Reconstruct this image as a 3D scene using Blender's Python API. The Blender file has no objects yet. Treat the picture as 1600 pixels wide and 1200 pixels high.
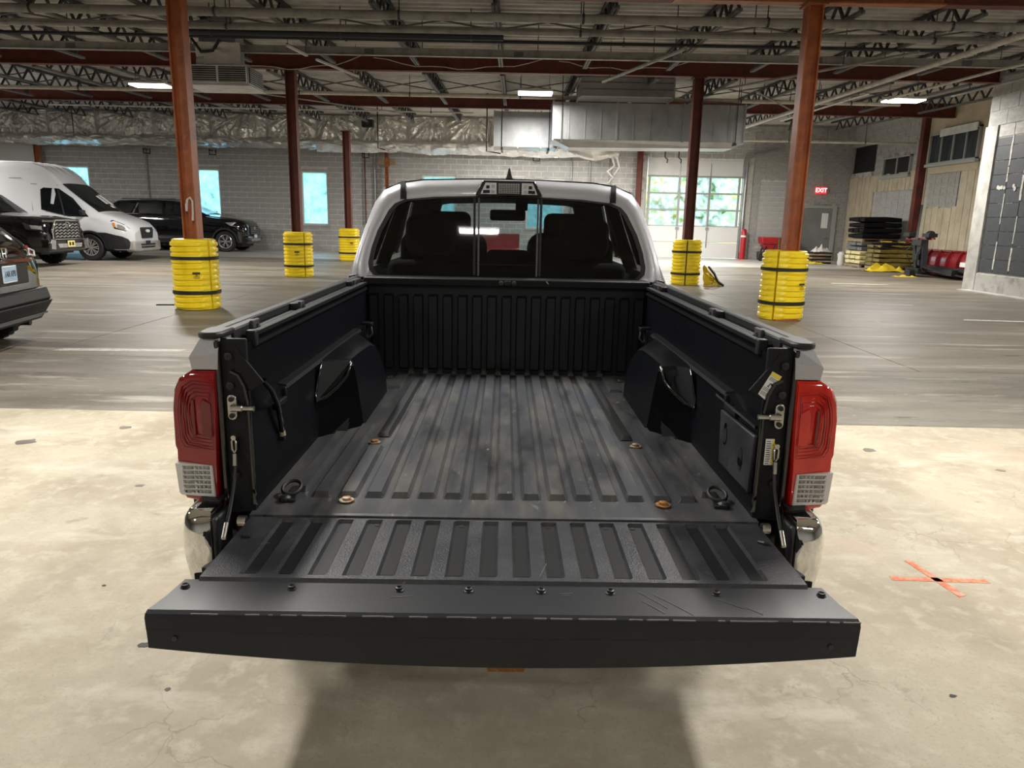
import bpy, bmesh, math, random
from mathutils import Vector, Matrix, noise
random.seed(7)
S = bpy.context.scene
COL = S.collection
pi = math.pi
# ---------------------------------------------------------------- camera, world, light, exposure
cam_data = bpy.data.cameras.new('camera')
cam = bpy.data.objects.new('camera', cam_data); COL.objects.link(cam)
cam_data.sensor_width = 36; cam_data.sensor_fit = 'HORIZONTAL'
cam_data.lens = 1145 / 1600 * 36
cam_data.clip_start = .05; cam_data.clip_end = 400
_p, _r = math.radians(12.6), math.radians(1.15)
cam.matrix_world = Matrix.Translation((0, 0, 1.58)) @ Matrix.Rotation(pi/2 - _p, 4, 'X') @ Matrix.Rotation(_r, 4, 'Z')
S.camera = cam
W = bpy.data.worlds.new('World'); S.world = W; W.use_nodes = True
bg = W.node_tree.nodes['Background']
bg.inputs[0].default_value = (.80, .92, 1.0, 1); bg.inputs[1].default_value = 4.5
S.view_settings.view_transform = 'Standard'; S.view_settings.look = 'None'
S.view_settings.exposure = 0.25; S.view_settings.gamma = 1; S.view_settings.use_curve_mapping = False
S.cycles.use_denoising = True
S.cycles.max_bounces = 8; S.cycles.transparent_max_bounces = 24
S.cycles.sample_clamp_indirect = 6
LAMP_W = 150.0
# lamp positions: x, y, z, length along x, length along y
LAMPS = [(-9.9, 21, 4.97, 1.0, .55), (.47, 21, 4.97, .95, .55), (10.4, 21, 4.97, 1.0, .55), (6.9, 29.5, 4.75, .7, .5),
         (-2.6, 5.2, 4.85, .35, 2.4), (2.7, 5.2, 4.85, .35, 2.4), (-.40, -4.2, 4.85, .74, .22), (-10, 4.5, 4.85, 1.0, .55), (10, 4.5, 4.85, 1.0, .55),
         (-6.8, -3.5, 4.85, 1.0, .55), (6.8, -3.5, 4.85, 1.0, .55), (-11.4, 12.8, 4.6, 1.0, .55), (11.4, 10, 4.6, 1.0, .55), (-20, 24, 5.0, 1.0, .55), (.3, 30.5, 4.95, 1.0, .55), (4.2, 28.6, 4.7, 1.0, .55)]  # unseen lamps; the last three added to brighten the back wall
LAMP_F = [3.2, 2.2, 2.6, 3.2, 2.3, 2.3, .5, 1.5, 1.5, 1.35, 1.35, 2.6, 2.0, 4.5, 4.5, 2.8]
for i, (x, y, z, lx, ly) in enumerate(LAMPS):
    d = bpy.data.lights.new('ceiling_light_glow', 'AREA'); d.shape = 'RECTANGLE'; d.size = lx * .9; d.size_y = ly * .9
    d.energy = LAMP_W * LAMP_F[i]; d.color = (1.0, .965, .90)
    o = bpy.data.objects.new('ceiling_light_glow', d); o.location = (x, y, z - .075); COL.objects.link(o)
# ---------------------------------------------------------------- materials
MATS = {}
def mat(name, col, rough=.5, metal=0.0, var=None, bump=None, trans=0, emit=None, coat=0, spec=.5, streak=None, ior=1.45, crack=None):
    """var=(colour2, scale, lo, hi[, stretch(x,y,z)]), bump=(scale, strength), streak=(colour, scale3, lo, hi)"""
    m = bpy.data.materials.new(name); m.use_nodes = True; N = m.node_tree.nodes; L = m.node_tree.links
    b = N['Principled BSDF']; b.inputs['Base Color'].default_value = (*col, 1); b.inputs['Roughness'].default_value = rough
    b.inputs['Metallic'].default_value = metal; b.inputs['Specular IOR Level'].default_value = spec; b.inputs['IOR'].default_value = ior
    if trans: b.inputs['Transmission Weight'].default_value = trans
    if coat: b.inputs['Coat Weight'].default_value = coat; b.inputs['Coat Roughness'].default_value = .05
    if emit: b.inputs['Emission Color'].default_value = (*emit[0], 1); b.inputs['Emission Strength'].default_value = emit[1]
    tc = N.new('ShaderNodeTexCoord')
    last = None
    def layer(c2, scale, lo, hi, st, last, det=6):
        mp = N.new('ShaderNodeMapping'); mp.inputs['Scale'].default_value = st
        L.new(tc.outputs['Object'], mp.inputs['Vector'])
        n = N.new('ShaderNodeTexNoise'); n.inputs['Scale'].default_value = scale; n.inputs['Detail'].default_value = det; n.inputs['Roughness'].default_value = .62
        L.new(mp.outputs[0], n.inputs['Vector'])
        r = N.new('ShaderNodeMapRange'); r.inputs['From Min'].default_value = lo; r.inputs['From Max'].default_value = hi
        L.new(n.outputs['Fac'], r.inputs['Value'])
        x = N.new('ShaderNodeMix'); x.data_type = 'RGBA'
        L.new(r.outputs[0], x.inputs['Factor'])
        if last is None: x.inputs['A'].default_value = (*col, 1)
        else: L.new(last, x.inputs['A'])
        x.inputs['B'].default_value = (*c2, 1)
        return x.outputs['Result']
    for v in (var if isinstance(var, list) else [var] if var else []):
        last = layer(v[0], v[1], v[2], v[3], v[4] if len(v) > 4 else (1, 1, 1), last)
    if crack:   # (colour, scale, width): fine crazing, broken up by noise
        nz = N.new('ShaderNodeTexNoise'); nz.inputs['Scale'].default_value = crack[1]*1.7; nz.inputs['Detail'].default_value = 5; L.new(tc.outputs['Object'], nz.inputs['Vector'])
        av = N.new('ShaderNodeMix'); av.data_type = 'VECTOR'; av.inputs['Factor'].default_value = .22; L.new(tc.outputs['Object'], av.inputs['A']); L.new(nz.outputs['Color'], av.inputs['B'])
        vo = N.new('ShaderNodeTexVoronoi'); vo.feature = 'DISTANCE_TO_EDGE'; vo.inputs['Scale'].default_value = crack[1]; L.new(av.outputs['Result'], vo.inputs['Vector'])
        r1 = N.new('ShaderNodeMapRange'); r1.inputs['From Max'].default_value = crack[2]; r1.inputs['To Min'].default_value = 1; r1.inputs['To Max'].default_value = 0; L.new(vo.outputs['Distance'], r1.inputs['Value'])
        n2 = N.new('ShaderNodeTexNoise'); n2.inputs['Scale'].default_value = 1.3; L.new(tc.outputs['Object'], n2.inputs['Vector'])
        r2 = N.new('ShaderNodeMapRange'); r2.inputs['From Min'].default_value = .5; r2.inputs['From Max'].default_value = .66; r2.inputs['To Max'].default_value = .55; L.new(n2.outputs['Fac'], r2.inputs['Value'])
        mu = N.new('ShaderNodeMath'); mu.operation = 'MULTIPLY'; L.new(r1.outputs[0], mu.inputs[0]); L.new(r2.outputs[0], mu.inputs[1])
        mx = N.new('ShaderNodeMix'); mx.data_type = 'RGBA'; L.new(mu.outputs[0], mx.inputs['Factor']); L.new(last, mx.inputs['A']); mx.inputs['B'].default_value = (*crack[0], 1); last = mx.outputs['Result']
    if last is not None: L.new(last, b.inputs['Base Color'])
    if bump:
        n = N.new('ShaderNodeTexNoise'); n.inputs['Scale'].default_value = bump[0]; n.inputs['Detail'].default_value = 4
        L.new(tc.outputs['Object'], n.inputs['Vector'])
        q = N.new('ShaderNodeBump'); q.inputs['Strength'].default_value = bump[1]; q.inputs['Distance'].default_value = bump[2] if len(bump) > 2 else .01
        L.new(n.outputs['Fac'], q.inputs['Height']); L.new(q.outputs[0], b.inputs['Normal'])
    MATS[name] = m
    return m
def glass(name, tint, refl=.9, frost=None):
    m = bpy.data.materials.new(name); m.use_nodes = True; N = m.node_tree.nodes; L = m.node_tree.links
    N.remove(N['Principled BSDF']); out = N['Material Output']
    t = N.new('ShaderNodeBsdfTransparent'); t.inputs[0].default_value = (*tint, 1)
    g = N.new('ShaderNodeBsdfGlossy'); g.inputs['Roughness'].default_value = .02; g.inputs[0].default_value = (refl, refl, refl, 1)
    lw = N.new('ShaderNodeLayerWeight'); pw = N.new('ShaderNodeMath'); pw.operation = 'POWER'; pw.inputs[1].default_value = 4.5
    L.new(lw.outputs['Facing'], pw.inputs[0]); f = N.new('ShaderNodeMath'); f.operation = 'MULTIPLY_ADD'; f.inputs[1].default_value = .9; f.inputs[2].default_value = .04; L.new(pw.outputs[0], f.inputs[0])
    x = N.new('ShaderNodeMixShader'); L.new(f.outputs[0], x.inputs[0]); L.new(g.outputs[0], x.inputs[2])
    base = t.outputs[0]
    if frost:
        tr = N.new('ShaderNodeBsdfTranslucent'); tr.inputs[0].default_value = (*frost[0], 1)
        tc = N.new('ShaderNodeTexCoord'); n = N.new('ShaderNodeTexNoise'); n.inputs['Scale'].default_value = frost[2]; n.inputs['Detail'].default_value = 5
        L.new(tc.outputs['Object'], n.inputs['Vector'])
        r = N.new('ShaderNodeMapRange'); r.inputs['From Min'].default_value = .35; r.inputs['From Max'].default_value = .65
        r.inputs['To Min'].default_value = frost[1] - .25; r.inputs['To Max'].default_value = frost[1] + .25
        L.new(n.outputs['Fac'], r.inputs['Value'])
        y = N.new('ShaderNodeMixShader'); L.new(r.outputs[0], y.inputs[0]); L.new(t.outputs[0], y.inputs[1]); L.new(tr.outputs[0], y.inputs[2])
        base = y.outputs[0]
    L.new(base, x.inputs[1]); L.new(x.outputs[0], out.inputs[0])
    MATS[name] = m
    return m
M = MATS
mat('slab_clean', (.40, .358, .275), .66, var=[((.315, .272, .20), 1.6, .42, .62), ((.46, .42, .335), 9, .5, .72), ((.235, .205, .16), 5.5, .63, .76), ((.33, .29, .22), 55, .55, .72), ((.23, .20, .155), 130, .60, .72), ((.50, .465, .385), 2.6, .56, .70, (.4, 1, 1)), ((.42, .33, .25), .9, .58, .72)], bump=(45, .35, .006), crack=((.13, .11, .085), 3.2, .012))
mat('slab_worn', (.185, .168, .14), .55, var=[((.11, .098, .08), 1.0, .42, .62, (.45, 1.6, 1)), ((.33, .305, .26), 1.8, .56, .7, (.4, 2.2, 1)), ((.075, .067, .056), 4, .60, .70, (.5, 2, 1)), ((.36, .34, .30), 14, .62, .74, (.6, 1.6, 1))], bump=(50, .15, .004))
mat('slab_far', (.215, .188, .148), .5, var=[((.135, .116, .09), .7, .42, .60, (.4, 1.6, 1)), ((.36, .33, .28), 1.3, .56, .68, (.3, 2.4, 1)), ((.085, .073, .058), 2.6, .60, .71, (.4, 2, 1)), ((.45, .42, .37), 9, .64, .74, (.5, 1.8, 1)), ((.10, .088, .07), 12, .64, .74, (.6, 1.8, 1))], bump=(40, .1, .004))
mat('slab_dusty', (.42, .40, .365), .4, var=[((.34, .31, .26), 1.0, .45, .62, (.35, 1.6, 1)), ((.72, .71, .69), 2, .55, .7, (.4, 2.4, 1))])
mat('block_grey', (.36, .352, .335), .85, var=[((.26, .255, .24), 3, .4, .65), ((.46, .455, .435), 11, .55, .75)], bump=(60, .3, .004))
mat('block_pale', (.41, .405, .395), .85, var=[((.33, .325, .315), 3, .4, .65), ((.50, .495, .485), 11, .55, .75)], bump=(60, .3, .004))
mat('block_dark', (.15, .145, .135), .85, var=[((.10, .097, .09), 3, .4, .65)], bump=(60, .3, .004))
mat('mortar', (.72, .71, .69), .9, var=((.58, .57, .55), 6, .4, .6))
mat('mortar_dark', (.50, .49, .47), .9, var=((.20, .195, .18), 3, .4, .6))
mat('tile_slate', (.042, .047, .054), .55, var=((.028, .031, .036), 4, .4, .65), bump=(30, .1, .004))
mat('grout_mixed', (.10, .10, .10), .8, var=((.45, .44, .41), 3, .52, .6))
mat('caulk', (.60, .585, .54), .8, var=((.42, .41, .37), 12, .45, .65), bump=(40, .6, .01))
mat('plaster_white', (.48, .47, .44), .85, var=((.34, .33, .31), 3, .4, .65))
mat('foam_beige', (.50, .44, .33), .9, var=[((.40, .34, .25), 2, .4, .65), ((.18, .15, .11), 5, .66, .72, (3, 3, .3))], bump=(8, .4, .03))
mat('panel_beige', (.46, .39, .28), .8, var=((.40, .34, .25), 2, .4, .6))
mat('concrete_pale', (.44, .43, .40), .85, var=((.24, .23, .21), 4, .5, .7), bump=(30, .3, .01))
mat('rust_red', (.135, .026, .014), .6, var=((.07, .015, .011), 3, .4, .65))
mat('column_red', (.36, .105, .03), .45, var=[((.24, .062, .022), 3, .42, .62), ((.42, .16, .06), 14, .6, .75)])
mat('orange_steel', (.33, .11, .03), .5, var=((.22, .06, .02), 3, .42, .62))
mat('joist_paint', (.035, .036, .04), .6, var=((.07, .07, .07), 8, .5, .7))
mat('plain_and_lit_chord_grey', (.12, .118, .112), .6, var=((.06, .06, .06), 8, .5, .7))  # lit look of lower chords put into the grey; elsewhere plain trim and scuffs
mat('deck_white', (.50, .485, .45), .55, var=((.36, .345, .31), 2, .42, .66))
mat('pipe_grey', (.30, .29, .265), .5, var=((.20, .19, .17), 4, .45, .65))
mat('pipe_white', (.60, .57, .51), .45, var=((.45, .42, .36), 5, .45, .65))
mat('pipe_dark', (.018, .020, .028), .5)
mat('steel_galv', (.42, .43, .44), .38, .85, var=((.31, .32, .33), 1.4, .4, .65))
mat('foil', (.82, .80, .77), .30, .7, var=((.62, .595, .56), 2.0, .4, .65), bump=(9, .5, .03))
mat('foil_white', (.80, .79, .77), .4, .3, var=((.62, .61, .59), 3, .4, .65), bump=(9, .5, .03))
mat('guard_yellow', (.90, .68, .02), .34, var=((.76, .54, .012), 4, .5, .72))
mat('tarp_yellow', (.78, .58, .03), .5)
mat('black_rubber', (.012, .012, .013), .6)
mat('black_satin', (.006, .007, .009), .5, spec=.3, bump=(160, .12, .002))
mat('black_gloss', (.004, .004, .005), .06, coat=1)
mat('black_trim', (.011, .012, .014), .5)
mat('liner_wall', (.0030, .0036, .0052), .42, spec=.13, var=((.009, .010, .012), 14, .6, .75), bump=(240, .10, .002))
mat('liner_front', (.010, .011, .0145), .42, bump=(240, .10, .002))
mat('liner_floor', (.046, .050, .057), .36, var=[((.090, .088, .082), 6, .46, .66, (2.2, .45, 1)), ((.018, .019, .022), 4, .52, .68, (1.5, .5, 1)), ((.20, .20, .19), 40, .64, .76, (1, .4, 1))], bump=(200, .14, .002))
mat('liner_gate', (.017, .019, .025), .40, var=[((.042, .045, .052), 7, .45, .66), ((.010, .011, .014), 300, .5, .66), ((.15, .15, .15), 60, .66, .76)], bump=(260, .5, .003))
mat('gate_cap', (.010, .0115, .0155), .42, spec=.45, var=[((.017, .019, .023), 5, .45, .7), ((.14, .14, .14), 30, .72, .78, (.4, 3, 3))], bump=(180, .12, .002))
mat('silver_paint', (.46, .465, .50), .36, .45, coat=.35, var=((.42, .425, .46), 300, .4, .6))
mat('white_paint', (.60, .61, .63), .25, coat=.6)
mat('chrome', (.82, .82, .82), .05, 1.0)
mat('bright_metal', (.58, .57, .54), .28, 1.0, var=((.40, .38, .35), 40, .5, .7))
mat('rust_washer', (.42, .36, .28), .55, .6, var=((.30, .13, .04), 60, .45, .6))
mat('rust_orange', (.36, .16, .04), .6, .4, var=((.45, .36, .25), 60, .55, .65))
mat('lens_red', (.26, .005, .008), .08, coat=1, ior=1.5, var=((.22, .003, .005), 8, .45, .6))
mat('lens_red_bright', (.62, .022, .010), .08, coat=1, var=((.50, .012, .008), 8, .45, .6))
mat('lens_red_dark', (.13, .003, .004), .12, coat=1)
mat('lens_clear', (.92, .92, .91), .1, coat=.5, trans=.35)
mat('reflector', (.75, .75, .75), .12, .95)
mat('headlamp', (.70, .70, .70), .08, .7, coat=1)
mat('lens_amber', (.60, .20, .03), .1, coat=1)
mat('paper_white', (.75, .75, .73), .6)
mat('ink', (.02, .02, .02), .6)
mat('label_yellow', (.80, .62, .05), .6)
mat('plate_blue', (.30, .44, .62), .5, var=((.55, .62, .70), 3, .4, .6, (1, 1, 6)))
mat('plate_yellow', (.72, .62, .22), .5)
mat('seat_fabric', (.006, .006, .007), .8)
mat('cabin_plastic', (.008, .008, .009), .7)
mat('brass', (.55, .42, .15), .35, .9)
mat('plow_red', (.22, .010, .014), .3, coat=.4, var=((.15, .008, .010), 4, .4, .65))
mat('machine_red', (.40, .012, .02), .35, coat=.3)
mat('machine_black', (.010, .010, .012), .45, var=((.025, .024, .024), 9, .5, .7))
mat('bag_black', (.005, .005, .006), .75, spec=.2, bump=(14, .8, .03))
mat('bag_grey', (.12, .125, .135), .35, bump=(14, .8, .03), var=((.2, .2, .21), 5, .5, .7))
mat('bag_yellow', (.62, .52, .20), .45, bump=(14, .8, .03), var=((.75, .70, .50), 5, .45, .65))
mat('bag_olive', (.15, .115, .028), .4, bump=(14, .8, .03), var=((.24, .185, .04), 5, .45, .65))
mat('wood', (.32, .24, .15), .8, var=((.22, .16, .10), 4, .4, .6, (1, 8, 8)))
mat('tarp_white', (.60, .58, .54), .6, bump=(6, .6, .05))
mat('orange_paint', (.62, .14, .07), .8, var=((.50, .32, .22), 22, .42, .62))
mat('graffiti', (.55, .50, .46), .8)
mat('gypsum_panel', (.66, .66, .65), .5)
mat('door_grey', (.21, .215, .21), .55, var=((.17, .175, .17), 2, .4, .6))
mat('frame_grey', (.33, .34, .33), .55)
mat('exit_red', (.75, .03, .05), .4, emit=((1, .08, .10), .5))
mat('exit_white', (.9, .9, .9), .4, emit=((1, .85, .85), 1.2))
mat('lamp_white', (.9, .9, .9), .4, emit=((1, .97, .92), 9))
mat('lamp_off', (.60, .60, .58), .4)
mat('grass_green', (.16, .26, .06), .9, var=((.45, .42, .06), .6, .45, .6))
mat('leaf_green', (.07, .16, .05), .8, var=((.22, .30, .06), 1.5, .42, .62))
mat('leaf_yellow', (.50, .42, .06), .8, var=((.20, .28, .05), 1.5, .42, .62))
mat('asphalt', (.30, .30, .30), .9)
mat('clock_wheel', (.30, .30, .31), .3, .9)
glass('window_film', (.55, .80, .90), .8, ((.62, .84, .95), .45, 3.0))
glass('window_clear', (.80, .90, .92), .8, ((.80, .9, .95), .25, 3.0))
glass('glass_tint', (.26, .29, .29), .75)
glass('glass_privacy', (.05, .055, .055), .9)
glass('glass_car', (.78, .84, .84), .9)
glass('glass_cab_side', (.010, .011, .011), .8)
mat('glass_dark', (.006, .008, .010), .10, coat=.3)
mat('glass_blue', (.018, .024, .034), .12, var=((.035, .043, .055), 2, .42, .62, (4, 4, .4)))
# ---------------------------------------------------------------- mesh helpers
class MB:
    def __init__(s): s.v = []; s.f = []
    def add(s, vs, fs):
        n = len(s.v); s.v += [tuple(p) for p in vs]; s.f += [tuple(i + n for i in f) for f in fs]; return s
    def box(s, x0, x1, y0, y1, z0, z1):
        return s.add([(x, y, z) for z in (z0, z1) for y in (y0, y1) for x in (x0, x1)],
                     [(0, 2, 3, 1), (4, 5, 7, 6), (0, 1, 5, 4), (2, 6, 7, 3), (0, 4, 6, 2), (1, 3, 7, 5)])
    def hull8(s, a, b):   # two quads
        return s.add(list(a) + list(b), [(3, 2, 1, 0), (4, 5, 6, 7), (0, 1, 5, 4), (1, 2, 6, 5), (2, 3, 7, 6), (3, 0, 4, 7)])
    def bar(s, a, b, w, h=None, up=(0, 0, 1)):
        h = w if h is None else h
        a, b = Vector(a), Vector(b); d = (b - a).normalized(); u = Vector(up)
        if abs(d.dot(u)) > .98: u = Vector((1, 0, 0)) if abs(d.x) < .9 else Vector((0, 1, 0))
        r = d.cross(u).normalized() * w / 2; t = r.cross(d).normalized() * h / 2
        return s.hull8([a - r - t, a + r - t, a + r + t, a - r + t], [b - r - t, b + r - t, b + r + t, b - r + t])
    def tube(s, pts, r, n=8, closed=False):
        pts = [Vector(p) for p in pts]; rings = []; k = len(pts); ref = None
        for i, p in enumerate(pts):
            if closed: d = pts[(i + 1) % k] - pts[i - 1]
            else: d = pts[min(i + 1, k - 1)] - pts[max(i - 1, 0)]
            d.normalize()
            if ref is None: ref = Vector((0, 0, 1)) if abs(d.z) < .9 else Vector((1, 0, 0))
            ref = (ref - d * ref.dot(d)).normalized(); q = d.cross(ref)
            rr = r[i] if isinstance(r, (list, tuple)) else r
            rings.append([p + (ref * math.cos(2*pi*j/n) + q * math.sin(2*pi*j/n)) * rr for j in range(n)])
        s.loft(rings, True, closed, not closed)
        return s
    def loft(s, rings, ringclosed=True, pathclosed=False, caps=False):
        n = len(rings[0]); k = len(rings); fs = []
        for i in range(k if pathclosed else k - 1):
            for j in range(n if ringclosed else n - 1):
                fs.append((i*n + j, i*n + (j+1) % n, ((i+1) % k)*n + (j+1) % n, ((i+1) % k)*n + j))
        if caps: fs += [tuple(range(n))[::-1], tuple((k-1)*n + j for j in range(n))]
        return s.add([p for r in rings for p in r], fs)
    def prism(s, poly, f0, f1):   # poly of 2-tuples, two maps to 3d
        n = len(poly)
        return s.add([f0(*p) for p in poly] + [f1(*p) for p in poly],
                     [tuple(range(n))[::-1], tuple(range(n, 2*n))] + [(i, (i+1) % n, n + (i+1) % n, n + i) for i in range(n)])
    def px(s, poly, x0, x1): return s.prism(poly, lambda a, b: (x0, a, b), lambda a, b: (x1, a, b))
    def py(s, poly, y0, y1): return s.prism(poly, lambda a, b: (a, y0, b), lambda a, b: (a, y1, b))
    def pz(s, poly, z0, z1): return s.prism(poly, lambda a, b: (a, b, z0), lambda a, b: (a, b, z1))
    def lathe(s, prof, n=24, c=(0, 0, 0), axis='Z', caps=True):
        def P(r, z, t):
            a, b = r * math.cos(t), r * math.sin(t)
            q = {'Z': (a, b, z), 'Y': (a, z, b), 'X': (z, a, b)}[axis]
            return (q[0] + c[0], q[1] + c[1], q[2] + c[2])
        return s.loft([[P(r, z, 2*pi*j/n) for j in range(n)] for r, z in prof], True, False, caps)
    def grid(s, rows): return s.loft(rows, False)
    def flip(s): s.v = [(-x, y, z) for x, y, z in s.v]; s.f = [f[::-1] for f in s.f]; return s
    def mesh(s, name, m, smooth=0, fix=True):
        me = bpy.data.meshes.new(name); me.from_pydata(s.v, [], s.f)
        if fix:
            b = bmesh.new(); b.from_mesh(me); bmesh.ops.recalc_face_normals(b, faces=b.faces); b.to_mesh(me); b.free()
        me.materials.append(M[m] if isinstance(m, str) else m)
        if smooth:
            me.shade_smooth()
            if smooth < 180: me.set_sharp_from_angle(angle=math.radians(smooth))
        return me
    def build(s, name, m, parent=None, smooth=0, bevel=0, loc=(0, 0, 0), rot=(0, 0, 0), seg=2):
        return link(name, s.mesh(name, m, smooth), parent, loc, rot, bevel, seg)
def link(name, me, parent=None, loc=(0, 0, 0), rot=(0, 0, 0), bevel=0, seg=2):
    o = bpy.data.objects.new(name, me); COL.objects.link(o); o.location = loc; o.rotation_euler = rot
    if parent is not None: o.parent = parent
    if bevel:
        b = o.modifiers.new('bevel', 'BEVEL'); b.width = bevel; b.segments = seg; b.limit_method = 'ANGLE'; b.angle_limit = math.radians(35)
        if len(me.polygons): me.shade_smooth(); me.set_sharp_from_angle(angle=math.radians(50))
    return o
def thing(name, label, cat, loc=(0, 0, 0), rz=0, group=None):
    o = bpy.data.objects.new(name, None); COL.objects.link(o); o.empty_display_size = .1
    o.location = loc; o.rotation_euler = (0, 0, rz); o['label'] = label; o['category'] = cat
    if group: o['group'] = group
    return o
def tag(o, label, cat, group=None):
    o['label'] = label; o['category'] = cat
    if group: o['group'] = group
    return o
def struct(o): o['kind'] = 'structure'; return o
def empty_structure(name):
    o = bpy.data.objects.new(name, None); COL.objects.link(o); o['kind'] = 'structure'; return o
def text(name, body, size, m, parent, loc, rot, ext=.002, align='CENTER'):
    c = bpy.data.curves.new(name, 'FONT'); c.body = body; c.size = size; c.extrude = ext; c.offset = size * .012; c.align_x = align; c.align_y = 'CENTER'
    tmp = bpy.data.objects.new(name, c); COL.objects.link(tmp); bpy.context.view_layer.update()
    me = bpy.data.meshes.new_from_object(tmp); bpy.data.objects.remove(tmp); bpy.data.curves.remove(c)
    me.name = name; me.materials.clear(); me.materials.append(M[m])
    return link(name, me, parent, loc, rot)
def lerp(a, b, t): return a + (b - a) * t
def interp(tab, x):
    if x <= tab[0][0]: return tab[0][1]
    for (a, u), (b, v) in zip(tab, tab[1:]):
        if x <= b: return u + (v - u) * (x - a) / (b - a)
    return tab[-1][1]
def ell(cx, cz, a, b, n=20, t0=0, t1=2*pi): return [(cx + a*math.cos(t0 + (t1-t0)*i/n), cz + b*math.sin(t0 + (t1-t0)*i/n)) for i in range(n)]
def rrect(x0, x1, z0, z1, r, n=4):
    o = []
    for cx, cz, a in ((x1-r, z1-r, 0), (x0+r, z1-r, pi/2), (x0+r, z0+r, pi), (x1-r, z0+r, 3*pi/2)):
        o += [(cx + r*math.cos(a + pi/2*i/n), cz + r*math.sin(a + pi/2*i/n)) for i in range(n+1)]
    return o
# ================================================================ SETTING
def deckz(y): return 5.50 + .028 * (y - 12.55)
BACK = 35.3
# ---- floor
floor = empty_structure('floor')
def slab(x0, x1, y0, y1, m): MB().box(x0, x1, y0, y1, -.15, 0).build('slab', m, floor, bevel=.006)
slab(-26, 16, -9, 5.785, 'slab_clean'); slab(-26, 1.2, 5.795, 8.12, 'slab_worn'); slab(1.206, 16, 5.795, 8.12, 'slab_worn')
slab(-26, -5.4, 8.13, 19.6, 'slab_far'); slab(-5.39, 4.6, 8.13, 19.6, 'slab_far'); slab(4.61, 16, 8.13, 19.6, 'slab_far')
slab(-26, 16, 19.61, 28.4, 'slab_far'); slab(-26, 16, 28.41, BACK + .3, 'slab_dusty')
MB().box(-26, 16, -9, BACK + .3, -.2, -.10).build('sub_base', 'asphalt', floor)
def paint(pts, m='orange_paint', nm='paint_mark', z=.0015):
    MB().pz(pts, z - .001, z).build(nm, m, floor)
paint([(1.765, 3.095), (2.21, 3.085), (2.205, 3.122), (1.77, 3.135)]); paint([(1.925, 3.30), (1.955, 3.315), (2.025, 2.965), (1.985, 2.95)])
paint([(-5.35, 8.36), (-3.9, 8.45), (-3.88, 8.60), (-5.3, 8.52)], 'caulk', 'paint_streak')
for k in range(9):
    x = random.uniform(-12, -6.5); y = random.uniform(9.5, 13.5); l = random.uniform(.25, .8)
    paint([(x, y), (x + l, y + .03), (x + l*1.1, y + .11), (x + l*.3, y + .15)], 'caulk', 'paint_streak')
for (x, y, l) in ((3.6, 20.7, 1.2), (6.0, 18.0, 1.0), (3.0, 23.0, 2.2), (5.8, 12.6, .5), (8, 13, 1.4), (7.4, 15.5, 1.0), (9, 21, 1.6)):
    paint([(x, y), (x + l, y - .12), (x + l, y), (x + .1, y + .14)], 'caulk', 'paint_streak')
for x, y, r in ((-1.36, 2.46, .022), (-2.9, 5.3, .05), (-2.3, 5.35, .06), (-3.4, 4.9, .07), (-2.2, 4.1, .03), (-1.15, 2.2, .012), (1.55, 2.25, .012), (2.6, 5.1, .05), (3.3, 4.7, .03), (-1.75, 2.9, .01)):
    paint([(x + r*math.cos(a)*random.uniform(.7, 1.3), y + r*.8*math.sin(a)*random.uniform(.7, 1.3)) for a in [2*pi*k/11 for k in range(11)]], 'machine_black' if r < .03 else 'slab_worn', 'floor_spot')
# ---- block walls
def cuts(L, H, ops):
    us = sorted({0, L} | {u for o in ops for u in (o[0], o[2]) if 0 < u < L}); vs = sorted({0, H} | {v for o in ops for v in (o[1], o[3]) if 0 < v < H})
    for a, b in zip(us, us[1:]):
        for c, d in zip(vs, vs[1:]):
            if not any(o[0] <= (a+b)/2 <= o[2] and o[1] <= (c+d)/2 <= o[3] for o in ops): yield a, b, c, d
def block_wall(wall, O, ang, L, H, m, mortar, bw=.56, bh=.238, j=.030, ops=(), want=None, base=0.0, stack=False, nm='block', proud=.014, most=300, tint=None, thick=.22):
    """local x along the wall, local -y faces the room"""
    R = (0, 0, ang)
    bed = MB()
    for a, b, c, d in cuts(L, H, ops): bed.box(a, b, 0, thick, c, d)
    bed.build('mortar_bed', mortar, wall, loc=O, rot=R)
    unit = MB().box(-.5, .5, 0, .05, -.5, .5).mesh(nm, m)
    infill = MB(); n = 0; ca, sa = math.cos(ang), math.sin(ang)
    rows = int(math.ceil((H - base) / bh)); cand = []
    for r in range(rows):
        v0 = base + r*bh + j/2; v1 = min(base + (r+1)*bh - j/2, H)
        if v1 - v0 < .03: continue
        u = -(0 if stack or r % 2 == 0 else bw/2)
        while u < L:
            segs = [(max(u + j/2, 0), min(u + bw - j/2, L))]
            u += bw
            for o in ops:
                if o[1] < v1 - .02 and o[3] > v0 + .02:
                    ns = []
                    for a, b in segs:
                        if o[2] <= a or o[0] >= b: ns.append((a, b)); continue
                        if o[0] - a > .04: ns.append((a, o[0]))
                        if b - o[2] > .04: ns.append((o[2], b))
                    segs = ns
            for a, b in segs:
                if b - a > .04: cand.append((a, b, v0, v1))
    for a, b, v0, v1 in cand:
        pr = proud + random.uniform(-.003, .003); cx, cz = (a+b)/2, (v0+v1)/2
        if n < most and (want is None or want(cx, cz)):
            n += 1
            x, y = O[0] + cx*ca + pr*sa, O[1] + cx*sa - pr*ca
            o = link(nm, unit, wall, (x, y, O[2] + cz), R); o.scale = (b-a, 1, v1-v0)
        else: infill.box(a, b, -pr, .04, v0, v1)
    if infill.v:
        o = infill.build(nm + '_infill', m, wall, loc=O, rot=R); o['kind'] = 'stuff'
    return n
wb = empty_structure('wall_back')
X0 = -26.0
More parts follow.
